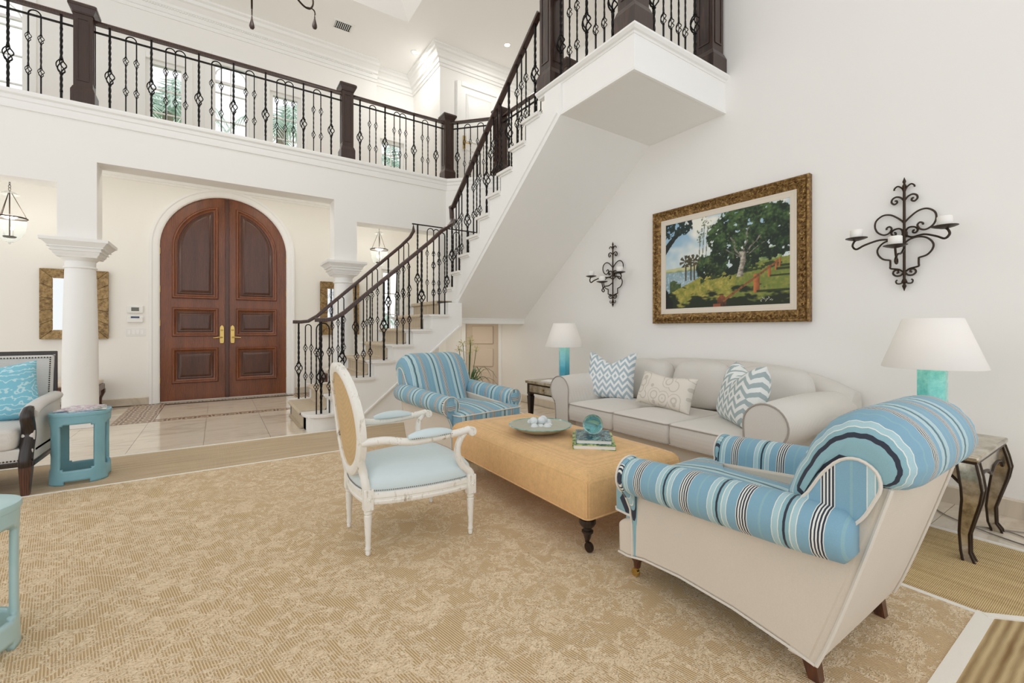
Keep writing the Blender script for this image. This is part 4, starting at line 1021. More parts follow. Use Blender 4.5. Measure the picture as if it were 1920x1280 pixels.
def nails(par, pts, r, step, name='nailheads', mat='steel'):
    m = MB(); acc = 0; P = [Vector(p) for p in pts]
    for a, b in zip(P, P[1:]):
        L = (b-a).length
        while acc < L:
            p = a.lerp(b, acc/L); s_ = r
            m.add([(p.x+s_, p.y, p.z), (p.x-s_, p.y, p.z), (p.x, p.y+s_, p.z), (p.x, p.y-s_, p.z), (p.x, p.y, p.z+s_), (p.x, p.y, p.z-s_)], [(0,2,4),(2,1,4),(1,3,4),(3,0,4),(2,0,5),(1,2,5),(3,1,5),(0,3,5)]); acc += step
        acc -= L
    return tag(obj(name, m, M[mat], par, smooth=80), kind='stuff')
nails(seat, [(x*.99, y*.99, .326) for x, y in ol+ol[:1]], .0042, .0105)
# legs
def fau_leg(x, y, z1, back=False):
    l = obj('leg', MB().lathe([(.006, 0), (.011, .004), (.013, .018), (.009, .026), (.014, .03), (.0145, .04), (.012, .046), (.0135, .06), (.0185, .175), (.0195, .20), (.014, .204), (.02, .212), (.02, .222), (.015, .228)], 18), M['distressed'], fa, loc=(x, y, 0))
    obj('corner_block', MB().box(-.024, .024, -.024, .024, .228, z1), M['distressed'], l, bevel=.004)
    obj('rosette', MB().lathe([(.014, 0), (.013, .004), (.007, .003), (.005, .007), (.001, .008)], 12), M['distressed'], l, loc=(math.copysign(.024, x), 0, .285), rot=(0, math.copysign(R(90), x), 0))
    return l
for x, y in ((-frw, fy-.02), (frw, fy-.02), (-rrw, ry_), (rrw, ry_)): fau_leg(x, y, .335)
# oval back: frame tube of rounded-rect section around an ellipse, leaning back
BA, BB, BZ, LEAN = .235, .275, .665, R(7)
def bpt(a, k=1.0, off=0.0):
    x = BA*k*math.cos(a); zz = BB*k*math.sin(a); dish = .035*(1-(math.cos(a)*k)**2)
    y = ry_-.025-(zz+.22)*math.sin(LEAN)-off-dish*.6
    return Vector((x, y, BZ+zz*math.cos(LEAN)))
N = 48; rings = []
for i in range(N):
    a = 2*math.pi*i/N; o_, i_ = bpt(a, 1.10), bpt(a, .90)
    fw = Vector((0, math.cos(LEAN), -.0)); c = bpt(a, 1.0); d = (o_-i_).normalized()
    rings.append([c+d*.026+fw*.016, c+d*.018+fw*.022, c-d*.012+fw*.018, c-d*.024+fw*.008, c-d*.024-fw*.012, c-d*.010-fw*.018, c+d*.012-fw*.022, c+d*.026-fw*.014])
obk = obj('oval_back', MB().loft(rings, closed=True), M['distressed'], fa, smooth=50)
def cane(u, v, off): 
    a = 2*math.pi*u; return bpt(a, .93*v+.001, off)
cn = MB().grid(lambda u, v: cane(u, v, .004), 40, 8, True); obj('cane_panel', cn, M['cane'], obk, smooth=60)
cn = MB().grid(lambda u, v: cane(u, v, -.02), 40, 8, True); obj('inside_back', cn, M['blue_leather'], obk, smooth=60)
for s in (-1, 1):
    b0 = bpt(R(-90+s*52), 1.02)
    obj('back_post', MB().tube(crom([(s*rrw, ry_, .30), (s*(rrw-.002), ry_-.012, .36), (s*(rrw-.02), ry_-.02, .42), tuple(b0), tuple(bpt(R(-90+s*75), 1.0))], 4), .022, 8), M['distressed'], fa, smooth=60)
    # arms
    e0 = bpt(R(-90+s*72), 1.04)
    ap = crom([tuple(e0), (s*(BA+.03), ry_+.06, .585), (s*(frw+.02), ry_+.20, .565), (s*(frw+.03), fy-.14, .578), (s*(frw+.03), fy-.045, .59)], 6)
    am = obj('arm', MB().tube(ap, [.02]*len(ap), 8), M['distressed'], fa, smooth=60)
    obj('scroll', MB().lathe([(.002, -.02), (.022, -.019), (.025, -.012), (.018, -.010), (.018, .010), (.025, .012), (.022, .019), (.002, .02)], 18), M['distressed'], am, loc=(s*(frw+.03), fy-.03, .578), rot=(0, R(90), 0))
    sp = crom([(s*(frw+.028), fy-.07, .575), (s*(frw+.02), fy-.10, .53), (s*(frw+.008), fy-.105, .46), (s*(frw+.0), fy-.07, .39), (s*frw, fy-.025, .345), (s*frw, fy-.02, .31)], 5)
    obj('arm_support', MB().tube(sp, [.017+.006*(i/len(sp)) for i in range(len(sp))], 8), M['distressed'], fa, smooth=60)
    pad = MB(); pr = []
    for i in range(13):
        t = i/12; y = ry_+.17+.24*t; w = .035*math.sin(math.pi*min(1, max(0, .04+.92*t)))**.45; hgt = .036*math.sin(math.pi*min(1, max(0, .04+.92*t)))**.5
        pr.append([(s*(frw+.026)+w*math.cos(R(a)), y, .588+max(-.004, hgt*math.sin(R(a)))) for a in range(0, 360, 24)])
    pd = obj('arm_pad', pad.loft(pr), M['blue_leather'], am, smooth=60)
    nails(pd, [(s*(frw+.026)+.031*s, ry_+.18+.22*i/10, .587) for i in range(11)], .0035, .011)

# ================================================================== SOFA (local +y = towards the room = world -x)
so = thing('sofa', 'pale grey three seat sofa with rolled arms against the wall', 'sofa', (3.41, 2.375, 0), R(90))
obj('base', MB().box(-1.0, 1.0, -.5, .50, .055, .27), M['linen_grey'], so, bevel=.02)
for s in (-1, 1):
    rings = []
    for i in range(12):
        t = i/11; y = -.50+1.08*t; r = .135+.02*math.sin(math.pi*t); zc = .55-.0*t; xc = .985
        if i == 0: r *= .9
        ring = [(xc+r*math.cos(R(a)), zc+r*math.sin(R(a))) for a in range(-60, 191, 18)] + [(xc-r*.98, .45), (xc-r*.95, .06), (xc+r*.50, .06), (xc+r*.42, .36)]
        rings.append([(s*x, y, z) for x, z in ring])
    am = obj('arm', MB().loft(rings), M['linen_grey'], so, smooth=55)
    fr_ = [(.985+.137*math.cos(R(a)), .55+.137*math.sin(R(a))) for a in range(-55, 188, 12)] + [(.852, .46), (.852, .065), (1.045, .065), (1.04, .30), (1.05, .40)]
    obj('arm_facing', MB().prism([(s*x, z) for x, z in fr_], 'y', .57, .592), M['linen_grey'], am, bevel=.008)
    obj('facing_piping', MB().tube([(s*x, .592, z) for x, z in fr_], .006, 6, closed=True), M['piping_grey'], am)
# camel back
def bz(x): return .68+.19*(1-min(1, abs(x)/1.12)**3.2)
rings = []
for i in range(25):
    x = -1.10+2.2*i/24; zt_ = bz(x); rr_ = .10
    ring = [(-.585, .06), (-.60, zt_-.16), (-.59, zt_-.05), (-.555, zt_-.008), (-.50, zt_), (-.44, zt_-.02), (-.40, zt_-.08), (-.36, .50), (-.33, .27), (-.33, .06)]
    rings.append([(x, y, z) for y, z in ring])
obj('back', MB().loft(rings), M['linen_grey'], so, smooth=70)
for i, x in enumerate((-.61, 0, .61)):
    bcu = MB(); zt_ = .885 if i == 1 else .87; hh = zt_-.40
    pillow(bcu, .60 if i == 1 else .66, hh, .26, 0, 0, 22, i*3, .75)
    bcu.xf(Matrix.Translation((x, -.27, .40+hh/2)) @ Matrix.Rotation(R(10), 4, 'X'))
    o = obj('back_cushion', bcu, M['linen_grey'], so, smooth=80)
for i, x in enumerate((-.567, 0, .567)):
    olc = []
    rr2 = rounded_rect(.282, .385, .035, 4)
    for j in range(len(rr2)):
        a, b = Vector(rr2[j]), Vector(rr2[(j+1) % len(rr2)]); kk = max(1, int((b-a).length/.08)); olc += [tuple(a.lerp(b, q/kk)) for q in range(kk)]
    o = obj('seat_cushion', cushion(MB(), olc, .275, .445, .035, .016, .012), M['linen_grey'], so, smooth=60, loc=(x, .215, 0))
    for z in (.287, .432): obj('seat_piping', MB().tube([(px*1.004, py*1.003, z) for px, py in olc], .005, 6, closed=True), M['piping_grey'], o)
for x in (-.95, 0, .95):
    for y in (-.5, .46): obj('foot', MB().lathe([(.022, 0), (.032, .06)], 12), M['leg_brown'], so, loc=(x, y, 0))
# sofa pillows
def pil(name, label, w, h, t, mat, pos, rz, tilt, chop, seed, roll=0):
    p = thing(name, label, 'pillow', pos, 0); p.rotation_euler = (0, 0, rz)
    m = pillow(MB(), w, h, t, chop, 0, 30, seed)
    o = obj('pillow_cover', m, M[mat], p, smooth=80, loc=(0, 0, h/2*.97), rot=(tilt, roll, 0))
    n = 40; pp = []
    return p
pil('zigzag_pillow', 'blue and white zigzag ikat pillow against the left sofa arm', .50, .47, .19, 'ikat_blue', (3.30, 3.13, .455), R(-90+22), R(-14), .11, 1)
pil('zigzag_pillow', 'sage and white zigzag ikat pillow leaning on the right sofa arm', .47, .46, .24, 'ikat_green', (3.18, 1.72, .45), R(-90-38), R(-12), .11, 5)
pil('lumbar_pillow', 'cream oblong pillow embroidered with pale rings on the middle seat', .56, .30, .15, 'ring_cloth', (3.22, 2.42, .47), R(-90-2), R(-20), .02, 9, R(3))

# ================================================================== LAMPS AND END TABLES
def lamp(x, y, z, glaze, label):
    l = thing('table_lamp', label, 'lamp', (x, y, z), group='table lamps beside the sofa')
    obj('foot', MB().lathe([(.075, 0), (.075, .012), (.06, .018)], 6), M['bronze'], l)
    obj('glass_body', MB().lathe([(.066, .018), (.07, .03), (.07, .385), (.062, .395)], 6), M[glaze], l, bevel=.006)
    obj('neck', MB().lathe([(.02, .395), (.012, .41), (.010, .55), (.016, .555)], 12), M['brass'], l)
    bb = obj('bulb', MB().lathe([(.012, .50), (.03, .53), (.032, .55), (.02, .575), (.002, .582)], 14), M['bulb'], l)
    obj('shade', MB().lathe([(.226, .395), (.228, .40), (.132, .675), (.130, .678), (.1295, .675), (.2255, .40), (.224, .395)], 48, cap=False), M['shade'], l, smooth=60)
    obj('shade_spider', MB().box(-.128, .128, -.003, .003, .66, .664).box(-.003, .003, -.128, .128, .66, .664).lathe([(.004, .57), (.004, .665), (.008, .668), (.006, .676)], 8), M['brass'], l)
    li = bpy.data.lights.new('lamp_light', 'POINT'); li.energy = 2.5; li.color = (1, .94, .88); li.shadow_soft_size = .04
    lo = bpy.data.objects.new('lamp_light', li); COL.objects.link(lo); lo.parent = l; lo.location = (0, 0, .545)
    return l
TZL, TZR = .545, .535
lamp(3.48, 4.06, TZL, 'teal_glaze', 'white shaded table lamp with deep teal glass body on the straight legged table')
lamp(3.42, .755, TZR, 'turq_glaze', 'white shaded table lamp with pale turquoise body behind the near striped armchair')
# left table: straight tapered mirrored legs
tl = thing('end_table', 'mirrored end table with straight tapered legs beside the sofa and stairs', 'table', (3.42, 3.97, 0))
tx, ty = .33, .31
obj('top', MB().box(-tx-.02, tx+.02, -ty-.02, ty+.02, TZL-.035, TZL), M['antique'], tl, bevel=.008)
bd = obj('apron', MB().box(-tx, tx, -ty, ty, TZL-.15, TZL-.035), M['bronze'], tl)
obj('drawer_mirror', MB().box(-tx-.006, -tx, -ty+.05, ty-.05, TZL-.135, TZL-.05), M['antique'], bd, bevel=.003)
obj('knob', MB().lathe([(.006, 0), (.012, .008), (.008, .018)], 10), M['brass'], bd, loc=(-tx-.004, 0, TZL-.092), rot=(0, R(-90), 0))
for s in (-1, 1): obj('side_mirror', MB().box(-tx+.05, tx-.05, min(s*ty, s*(ty+.006)), max(s*ty, s*(ty+.006)), TZL-.135, TZL-.05), M['antique'], bd, bevel=.003)
for sx in (-1, 1):
    for sy in (-1, 1):
        lg = MB()
        for z0, z1, a, b in ((TZL-.16, TZL-.15, .034, .034), (TZL-.185, TZL-.16, .026, .03), (0, TZL-.185, .017, .033)):
            lg.loft([[(-a,-a,z0),(a,-a,z0),(a,a,z0),(-a,a,z0)], [(-b,-b,z1),(b,-b,z1),(b,b,z1),(-b,b,z1)]])
        obj('leg', lg, M['ebony'], tl, loc=(sx*(tx-.03), sy*(ty-.03), 0), bevel=.003)
# right table: cabriole mirrored legs
tr_ = thing('end_table', 'antique mirrored end table on cabriole legs behind the near striped armchair', 'table', (3.385, .79, 0))
tx, ty = .335, .27
obj('top', MB().box(-tx-.015, tx+.015, -ty-.015, ty+.015, TZR-.028, TZR), M['antique'], tr_, bevel=.008)
obj('top_edge', MB().box(-tx-.008, tx+.008, -ty-.008, ty+.008, TZR-.04, TZR-.028), M['bronze'], tr_)
apr = [(-tx, TZR-.04), (tx, TZR-.04), (tx, TZR-.15), (tx-.06, TZR-.15), (tx-.10, TZR-.115), (tx-.18, TZR-.105), (.06, TZR-.115), (.03, TZR-.135), (0, TZR-.145), (-.03, TZR-.135), (-.06, TZR-.115), (-tx+.18, TZR-.105), (-tx+.10, TZR-.115), (-tx+.06, TZR-.15), (-tx, TZR-.15)]
for s in (-1, 1):
    a_ = obj('apron', MB().prism(apr, 'y', s*(ty-.02), s*ty), M['antique'], tr_)
    obj('apron_edge', MB().tube([(x, s*(ty+.002), z) for x, z in apr[2:]], .007, 6), M['bronze'], a_)
    a_ = obj('apron', MB().prism([(x*ty/tx, z) for x, z in apr], 'x', s*(tx-.02), s*tx), M['antique'], tr_)
    obj('apron_edge', MB().tube([(s*(tx+.002), x*ty/tx, z) for x, z in apr[2:]], .007, 6), M['bronze'], a_)
def cab(sx, sy):
    path = [(.0, TZR-.04, .034), (.012, TZR-.10, .036), (.022, TZR-.16, .036), (.018, TZR-.22, .031), (.0, TZR-.32, .024), (-.012, .14, .018), (-.008, .05, .016), (.006, .015, .02), (.008, 0, .02)]
    return [(sx*(tx-.03+d), sy*(ty-.03+d), z, w) for d, z, w in path]
for sx in (-1, 1):
    for sy in (-1, 1):
        P = cab(sx, sy)
        lg = obj('leg', MB().loft([[(x-w, y-w, z), (x+w, y-w, z), (x+w, y+w, z), (x-w, y+w, z)] for x, y, z, w in P]), M['antique'], tr_, smooth=40)
        ed = MB()
        for a, b in ((-1,-1),(1,-1),(1,1),(-1,1)): ed.tube([(x+a*w, y+b*w, z) for x, y, z, w in P], .0065, 5)
        tag(obj('bronze_edge', ed, M['bronze'], lg), kind='stuff')
# things on the left table
tag(obj('candle_glass', MB().lathe([(.03, 0), (.032, .004), (.032, .085), (.029, .085), (.028, .008), (.002, .006)], 24), M['clear'], None, loc=(3.38, 3.80, TZL)), 'small clear glass tumbler beside the teal lamp', 'glass')
tag(obj('paper_pad', MB().box(-.09, .09, -.12, .12, 0, .008), M['paper'], None, loc=(3.25, 3.98, TZL), rot=(0, 0, R(20)), bevel=.002), 'white writing pad lying on the mirrored end table', 'paper')
tag(obj('power_cord', MB().tube(crom([(4.0, .18, .006), (3.8, .42, .006), (3.66, .62, .006), (3.72, .50, .006), (3.62, .36, .006), (3.56, .34, .006), (3.58, .50, .006), (3.75, .78, .006), (3.95, .86, .006), (4.02, .87, .12)], 8), .0035, 6), M['steel'], None), 'thin clear power cord looping on the tiles under the cabriole table', 'cord')

# ================================================================== PAINTING
XP = XW-.055
pTL, pBR = onx(1223, 401.5, XP), onx(1517, 602.5, XP)
py1, py0, pz1, pz0 = pTL.y, pBR.y, pTL.z, pBR.z
pt_ = thing('framed_painting', 'large lakeside landscape painting in a carved gilt frame', 'painting', (XW, (py0+py1)/2, pz0))
fw = .105
def rect_path(i): return [(XW, py0+i, pz0+i), (XW, py1-i, pz0+i), (XW, py1-i, pz1-i), (XW, py0+i, pz1-i)]
fpr = [(0, .0), (0, .05), (.012, .06), (.03, .05), (.06, .058), (.085, .045), (.10, .03), (fw, .028), (fw, 0)]
frm = obj('frame', MB().sweep(fpr, rect_path(0), up=(-1, 0, 0), closed=True), M['gilt'], pt_, world=True, smooth=40)
orn = MB(); random.seed(5)
def ornament(y, z, horiz):
    for k in range(3):
        a0 = random.random()*6.28; r0 = .020
        pts = [(XP+.004-.01*math.sin(t*.5), y+(r0*(1-t/9))*math.cos(a0+t*.7)+random.uniform(-.01, .01)*(k > 0), z+(r0*(1-t/9))*math.sin(a0+t*.7)) for t in range(7)]
        orn.tube(pts, .0065, 4)
n = int((py1-py0)/.05)
for i in range(n):
    y = py0+.05+(py1-py0-.1)*i/(n-1); ornament(y, pz1-.05, 1); ornament(y, pz0+.05, 1)
n = int((pz1-pz0)/.05)
for i in range(1, n-1):
    z = pz0+.05+(pz1-pz0-.1)*i/(n-1); ornament(py0+.05, z, 0); ornament(py1-.05, z, 0)
tag(obj('carved_scrolls', orn, M['gilt'], frm, smooth=60), kind='stuff')
obj('liner', MB().sweep([(fw-.004, .0), (fw-.004, .034), (fw+.05, .03), (fw+.055, .0)], rect_path(0), up=(-1, 0, 0), closed=True), M['cream_cloth'], pt_, world=True, smooth=30)
ci = fw+.05
NXp, NZp = 230, 172
def fbm(x, y, s=0): return noise.noise(Vector((x, y, s)))*.6+noise.noise(Vector((x*2.1, y*2.1, s+3)))*.3+noise.noise(Vector((x*4.3, y*4.3, s+7)))*.2
def mixc(a, b, k): k = max(0, min(1, k)); return tuple(a[i]+(b[i]-a[i])*k for i in range(3))
def paint(s, t):
    w = 1.35; x = s*w
    n1 = fbm(x*5, t*5); n2 = fbm(x*14, t*14, 9); n3 = fbm(x*40, t*40, 4)
    c = mixc((206, 220, 222), (118, 168, 206), (t-.4)*1.6+n1*.3-s*.35)                     # sky
    cl = fbm(x*2.6+4, t*3.5, 2)+.25*math.exp(-((s-.35)/.18)**2)
    c = mixc(c, (240, 240, 230), cl*2.2+.1)
    if t < .47+.03*n1 and t > .40 and s < .35: c = mixc((196, 196, 150), (112, 132, 92), (.45-t)*24+n2)
    grd = .40 if s < .3 else .40+.09*(s-.3)
    if t < .425 and s < .36:                                                               # lake
        c = mixc((158, 182, 190), (118, 148, 160), n1*1.2+.5-(.42-t)*1.2); c = mixc(c, (214, 226, 228), n3*1.6)
    bank = .17+.55*max(0, s-.02)+.012*n2
    if s > .36: bank = .37+.14*(s-.36)+.01*n2
    if .95 > s > .7 and grd+.11 > t > bank: c = mixc((176, 190, 130), (92, 120, 70), n2+.4)
    if t < bank:
        c = mixc((176, 162, 78), (112, 124, 50), n2*1.3+.45); c = mixc(c, (206, 184, 104), n3*1.2+n1*.6)
        if s > .62: c = mixc(c, (104, 124, 60), .55+n3)
        sh = fbm(x*6+2, t*13+1, 5)+(.18-t)*3.2
        if sh > .10: c = mixc(c, (34, 44, 26), min(1, (sh-.10)*5))
        if abs(t-(bank-.05)) < .03 and .33 < s < .95 and fbm(x*9, t*22, 1) > -.1: c = mixc(c, (40, 56, 34), .85)
    if s < .15 and bank < t < .30+.05*n2 and s > .04: c = mixc((58, 78, 46), (96, 108, 60), n3+.4)          # reeds
    def tree(cx, cy, rx, ry, dark=(24, 40, 28), lite=(78, 106, 58), rough=.95, hole=.34):
        nonlocal c
        d = ((s-cx)/rx)**2+((t-cy)/ry)**2
        e = d+rough*(.7*fbm(x*9+cx*9, t*9, 11)+.7*fbm(x*30, t*30, 12))
        if e < 1:
            hl = fbm(x*9+7, t*9, 21)*.8+(t-cy)/ry*.22-(s-cx)/rx*.12
            if fbm(x*15, t*15, 31) > hole: return
            c = mixc(dark, lite, hl*1.9+.24+n3*.9); c = mixc(c, (134, 148, 92), max(0, n3+n2*.6-.25)*1.4)
    # slim tall trees
    for cx, top in ((.315, .80), (.345, .93), (.375, .88)):
        if abs(s-cx-(t-.5)*.05) < .0035 and .5 < t < top: c = (108, 112, 96)
        if abs(s-cx-(top-.5)*.05) < .03 and abs(t-top) < .07 and n3 > .12: c = (112, 122, 96)
    tree(.36, .45, .075, .13); tree(.47, .47, .10, .14, (28, 42, 28), (86, 104, 56))
    tree(.58, .58, .15, .26); tree(.72, .80, .30, .24); tree(.90, .72, .16, .26); tree(.47, .75, .085, .14); tree(.66, .55, .16, .2); tree(.5, .62, .08, .16)
    for cx in (.195, .245, .275):                                                          # palms
        if abs(s-cx) < .006 and .31 < t < .50: c = (74, 64, 50)
        d = math.hypot((s-cx)*1.3, (t-.53)); an = math.atan2(t-.53, (s-cx)*1.3)
        if d < .075 and math.sin(an*7+cx*50) > -.3 and (t > .47): c = mixc((56, 58, 38), (122, 104, 74), n3+.35)
    # great trunk and limbs
    tx_ = .665+.012*math.sin(t*16)
    wd_ = .020+.10*max(0, .36-t)+.05*max(0, t-.50)
    if abs(s-tx_-.006*n2) < wd_ and .30 < t < .56: c = mixc((196, 188, 172), (98, 92, 84), (s-tx_)/.04+.4+n3*1.0)
    for dx, k, m, w_ in ((-.012, .45, .72, .010), (.012, -.2, .80, .009), (.02, -.8, .70, .010), (-.02, 1.3, .60, .008), (.02, -1.7, .62, .007)):
        if .50 < t < m and abs(s-(.665+dx-(t-.50)*k*.7+.008*math.sin(t*40))) < w_*(1.3-t) and fbm(x*18, t*18, 51) > -.12: c = mixc((170, 164, 148), (74, 72, 64), n3+.5)
    # overhanging branch upper left
    if abs(t-(.70+.13*math.sin(min(1.57, s*9))+.4*s)) < .055-.2*s and s < .17: c = (30, 36, 34)
    if s < .26 and t > .82+.5*max(0, s-.1)-.10*fbm(x*16, t*7, 41) and fbm(x*24, t*18, 44) > -.16: c = mixc((26, 40, 38), (60, 84, 76), n3+.2)
    if s < .07 and t < .24-2.4*s+.03*n2: c = (26, 30, 26)
    # fence
    for cx, b, tp, wd in ((.775, .125, .315, .020), (.865, .27, .385, .012), (.91, .33, .43, .008), (.935, .36, .45, .006)):
        if abs(s-cx) < wd and b < t < tp: c = mixc((196, 118, 68), (126, 76, 46), (s-cx)/wd*.5+.4+n3*.4)
        if cx < s < cx+.24 and abs(t-(b+.012)) < .010 and n2 > -.5: c = mixc(c, (36, 48, 26), .8)
    if abs(s-.51) < .038-(.0 if t < .09 else (t-.09)*.9) and t < .125: c = mixc((150, 88, 54), (60, 40, 30), (.12-t)*8+n3*.5)
    if .52 < s < .93 and abs(t-(.06+.89*(s-.52))) < .016-.012*(s-.5): c = mixc((158, 104, 62), (84, 58, 38), n3+.35)
    if t < .035 and .44 < s < .5: c = (150, 84, 56)
    # little signature strokes lower right
    if .80 < s < .89 and abs(t-(.055+.012*math.sin(s*170)+.008*math.sin(s*410))) < .0035: c = (214, 210, 196)
    return c
mb = MB().grid(lambda u, v: (XW-.026, (py1-ci)-(py1-py0-2*ci)*u, (pz0+ci)+(pz1-pz0-2*ci)*v), NXp, NZp)
n0 = NXp*NZp
me = mb.mesh('canvas', M['painted'], None)
at = me.color_attributes.new('paint', 'FLOAT_COLOR', 'POINT'); buf = []
for j in range(NZp):
    for i in range(NXp):
        c = paint(i/(NXp-1), j/(NZp-1)); c = tuple(max(0, min(255, q)) for q in c); buf += list(srgb(*c))
at.data.foreach_set('color', buf)
place('canvas', me, pt_, world=True)
obj('backing', MB().box(XW-.02, XW, py0+.06, py1-.06, pz0+.06, pz1-.06), M['bronze'], pt_, world=True)

# ================================================================== SCONCES (local: x out of wall towards -X world, a along wall, z up)
def sconce(u, v0, v1, label, idx):
    p = onx(u, (v0+v1)/2, XW-.03); y0, z0 = p.y, p.z
    t_ = thing('candle_sconce', label, 'sconce', (XW, y0, z0), group='iron candle sconces on the wall')
    def L(a, z, out=.03): return (XW-out, y0-a, z0+z)
    stem = MB().tube([L(0, -.33), L(0, .33)], .0085, 6)
    obj('stem', stem, M['bronze'], t_, world=True)
    fin = MB().tube([L(0, .32), L(0, .34), L(0, .355), L(0, .37), L(0, .40)], [.008, .013, .006, .011, .001], 8); obj('finial', fin, M['bronze'], t_, world=True)
    obj('drop_finial', MB().tube([L(0, -.31), L(0, -.335), L(0, -.35), L(0, -.365), L(0, -.385), L(0, -.40)], [.008, .018, .007, .013, .006, .001], 8), M['bronze'], t_, world=True)
    obj('wall_mount', MB().box(XW-.026, XW, y0-.012, y0+.012, z0-.02, z0+.02), M['bronze'], t_, world=True)
    def scroll(name, pts, s, r=.0062):
        obj(name, MB().tube(crom([L(s*q[0], q[1], q[2] if len(q) > 2 else .03) for q in pts], 5), r, 6), M['bronze'], t_, world=True, smooth=60)
    for s in (-1, 1):
        scroll('leaf_curl', [(0, .29), (.012, .325), (.035, .345), (.052, .335), (.056, .32)], s, .0055)
        scroll('top_scroll', [(0, .235), (.02, .262), (.045, .272), (.066, .26), (.07, .238), (.055, .222), (.04, .23), (.042, .244), (.052, .245)], s)
        scroll('heart_scroll', [(0, .08), (.03, .115), (.075, .15), (.12, .155), (.158, .125), (.166, .08), (.15, .038), (.115, .014), (.085, .022), (.07, .05), (.082, .068), (.098, .06), (.098, .048)], s)
        scroll('inner_scroll', [(.008, .0), (.012, .03), (.03, .045), (.058, .04), (.072, .02), (.062, .002), (.047, .004), (.048, .018), (.056, .02)], s)
        scroll('candle_arm', [(.006, .015), (.015, -.012), (.05, -.03, .05), (.12, -.03, .10), (.19, -.06, .15), (.235, -.085, .165), (.258, -.06, .165), (.25, -.03, .165), (.235, -.018, .165)], s, .007)
        scroll('lower_heart', [(0, -.065), (.03, -.04), (.075, -.03), (.12, -.045), (.15, -.085), (.147, -.125), (.12, -.16), (.085, -.172), (.078, -.175)], s)
        scroll('step_bar', [(.078, -.172), (.077, -.19), (.077, -.215), (.077, -.232), (.06, -.238), (.03, -.245), (.008, -.262)], s)
        scroll('base_scroll', [(.005, -.27), (.02, -.288), (.045, -.29), (.062, -.272), (.055, -.252), (.038, -.25), (.032, -.265), (.042, -.27)], s)
        scroll('foot_curl', [(0, -.325), (.018, -.345), (.04, -.345), (.046, -.328), (.038, -.318)], s, .005)
    scroll('front_arm', [(0, -.10, .035), (.002, -.14, .10), (.0, -.155, .17), (.0, -.20, .215), (0, -.22, .19), (.0, -.20, .175), (0, -.165, .20), (0, -.115, .215)], 1, .007)
    plates = [(.235, -.012, .165), (-.235, -.012, .165), (0, -.105, .215)]
    for k, (a, z, out) in enumerate(plates):
        q = L(a, z, out)
        obj('drip_plate', MB().lathe([(.008, -.012), (.02, -.010), (.05, -.001), (.066, .006), (.066, .009), (.05, .004), (.005, .001)], 24, q), M['bronze'], t_, world=True, smooth=60)
        where = ['arm away from the painting', 'arm next to the painting', 'low front arm'][k] if idx == 1 else ['arm next to the painting', 'arm next to the stairs', 'low front arm'][k]
        cn = obj('pillar_candle', MB().lathe([(.036, 0), (.038, .003), (.038, .062), (.035, .066), (.012, .063), (.003, .062)], 24), M['candle'], None, loc=(q[0], q[1], q[2]+.003), smooth=50)
        tag(cn, 'short white candle on the %s of the %s sconce' % (where, 'lamp side' if idx == 1 else 'stair side'), 'candle', 'candles in the wall sconces')
        obj('wick', MB().tube([(0, 0, .06), (.001, 0, .07)], .0012, 4), M['iron'], cn)
sconce(1149, 455, 574, 'scrolled dark iron candle sconce between the stairs and the painting', 0)
sconce(1695.5, 335, 543, 'scrolled dark iron candle sconce above the turquoise lamp', 1)

# ================================================================== FOYER: MIRRORS, BENCHES, CONTROLS, PENDANTS
def mirror(u0, v0, u1, v1, label):
    a, b = ony(u0, v0, YD-.03), ony(u1, v1, YD-.03); x0, x1 = a.x, b.x; z1, z0 = a.z, b.z
    m = thing('wall_mirror', label, 'mirror', ((x0+x1)/2, YD, z0), group='gold tiled mirrors beside the entrance doors')
    fw = .135
    obj('backing', MB().box(x0+.01, x1-.01, YD-.02, YD, z0+.01, z1-.01), M['bronze'], m, world=True)
    obj('glass', MB().box(x0+fw-.01, x1-fw+.01, YD-.03, YD-.02, z0+fw-.01, z1-fw+.01), M['mirror'], m, world=True)
    def seg(pts):
        obj('frame_tile', MB().loft([[(x, YD-.018, z) for x, z in pts], [(x, YD-d, z) for (x, z), d in zip(pts, (.03, .03, .055, .055))]]), M['gold_frame'], m, world=True, smooth=None, bevel=.003)
    g = .004
    def side(A, B, A2, B2, n):       # inner edge A-B, outer edge A2-B2
        for i in range(n):
            t0, t1 = i/n, (i+1)/n
            P = [tuple(Vector(A).lerp(Vector(B), t0)), tuple(Vector(A).lerp(Vector(B), t1)), tuple(Vector(A2).lerp(Vector(B2), t1)), tuple(Vector(A2).lerp(Vector(B2), t0))]
            c = (sum(p[0] for p in P)/4, sum(p[1] for p in P)/4); seg([(c[0]+(p[0]-c[0])*.975, c[1]+(p[1]-c[1])*.975) for p in P])
    I = [(x0+fw, z0+fw), (x1-fw, z0+fw), (x1-fw, z1-fw), (x0+fw, z1-fw)]; O = [(x0, z0), (x1, z0), (x1, z1), (x0, z1)]
    for k, n in ((0, 3), (1, 5), (2, 3), (3, 5)): side(I[k], I[(k+1) % 4], O[k], O[(k+1) % 4], n)
mirror(74, 502, 204, 635, 'gold tiled wall mirror half hidden by the column near the settee')
mirror(600, 527, 673, 627, 'gold tiled wall mirror half hidden by the column near the stairs')
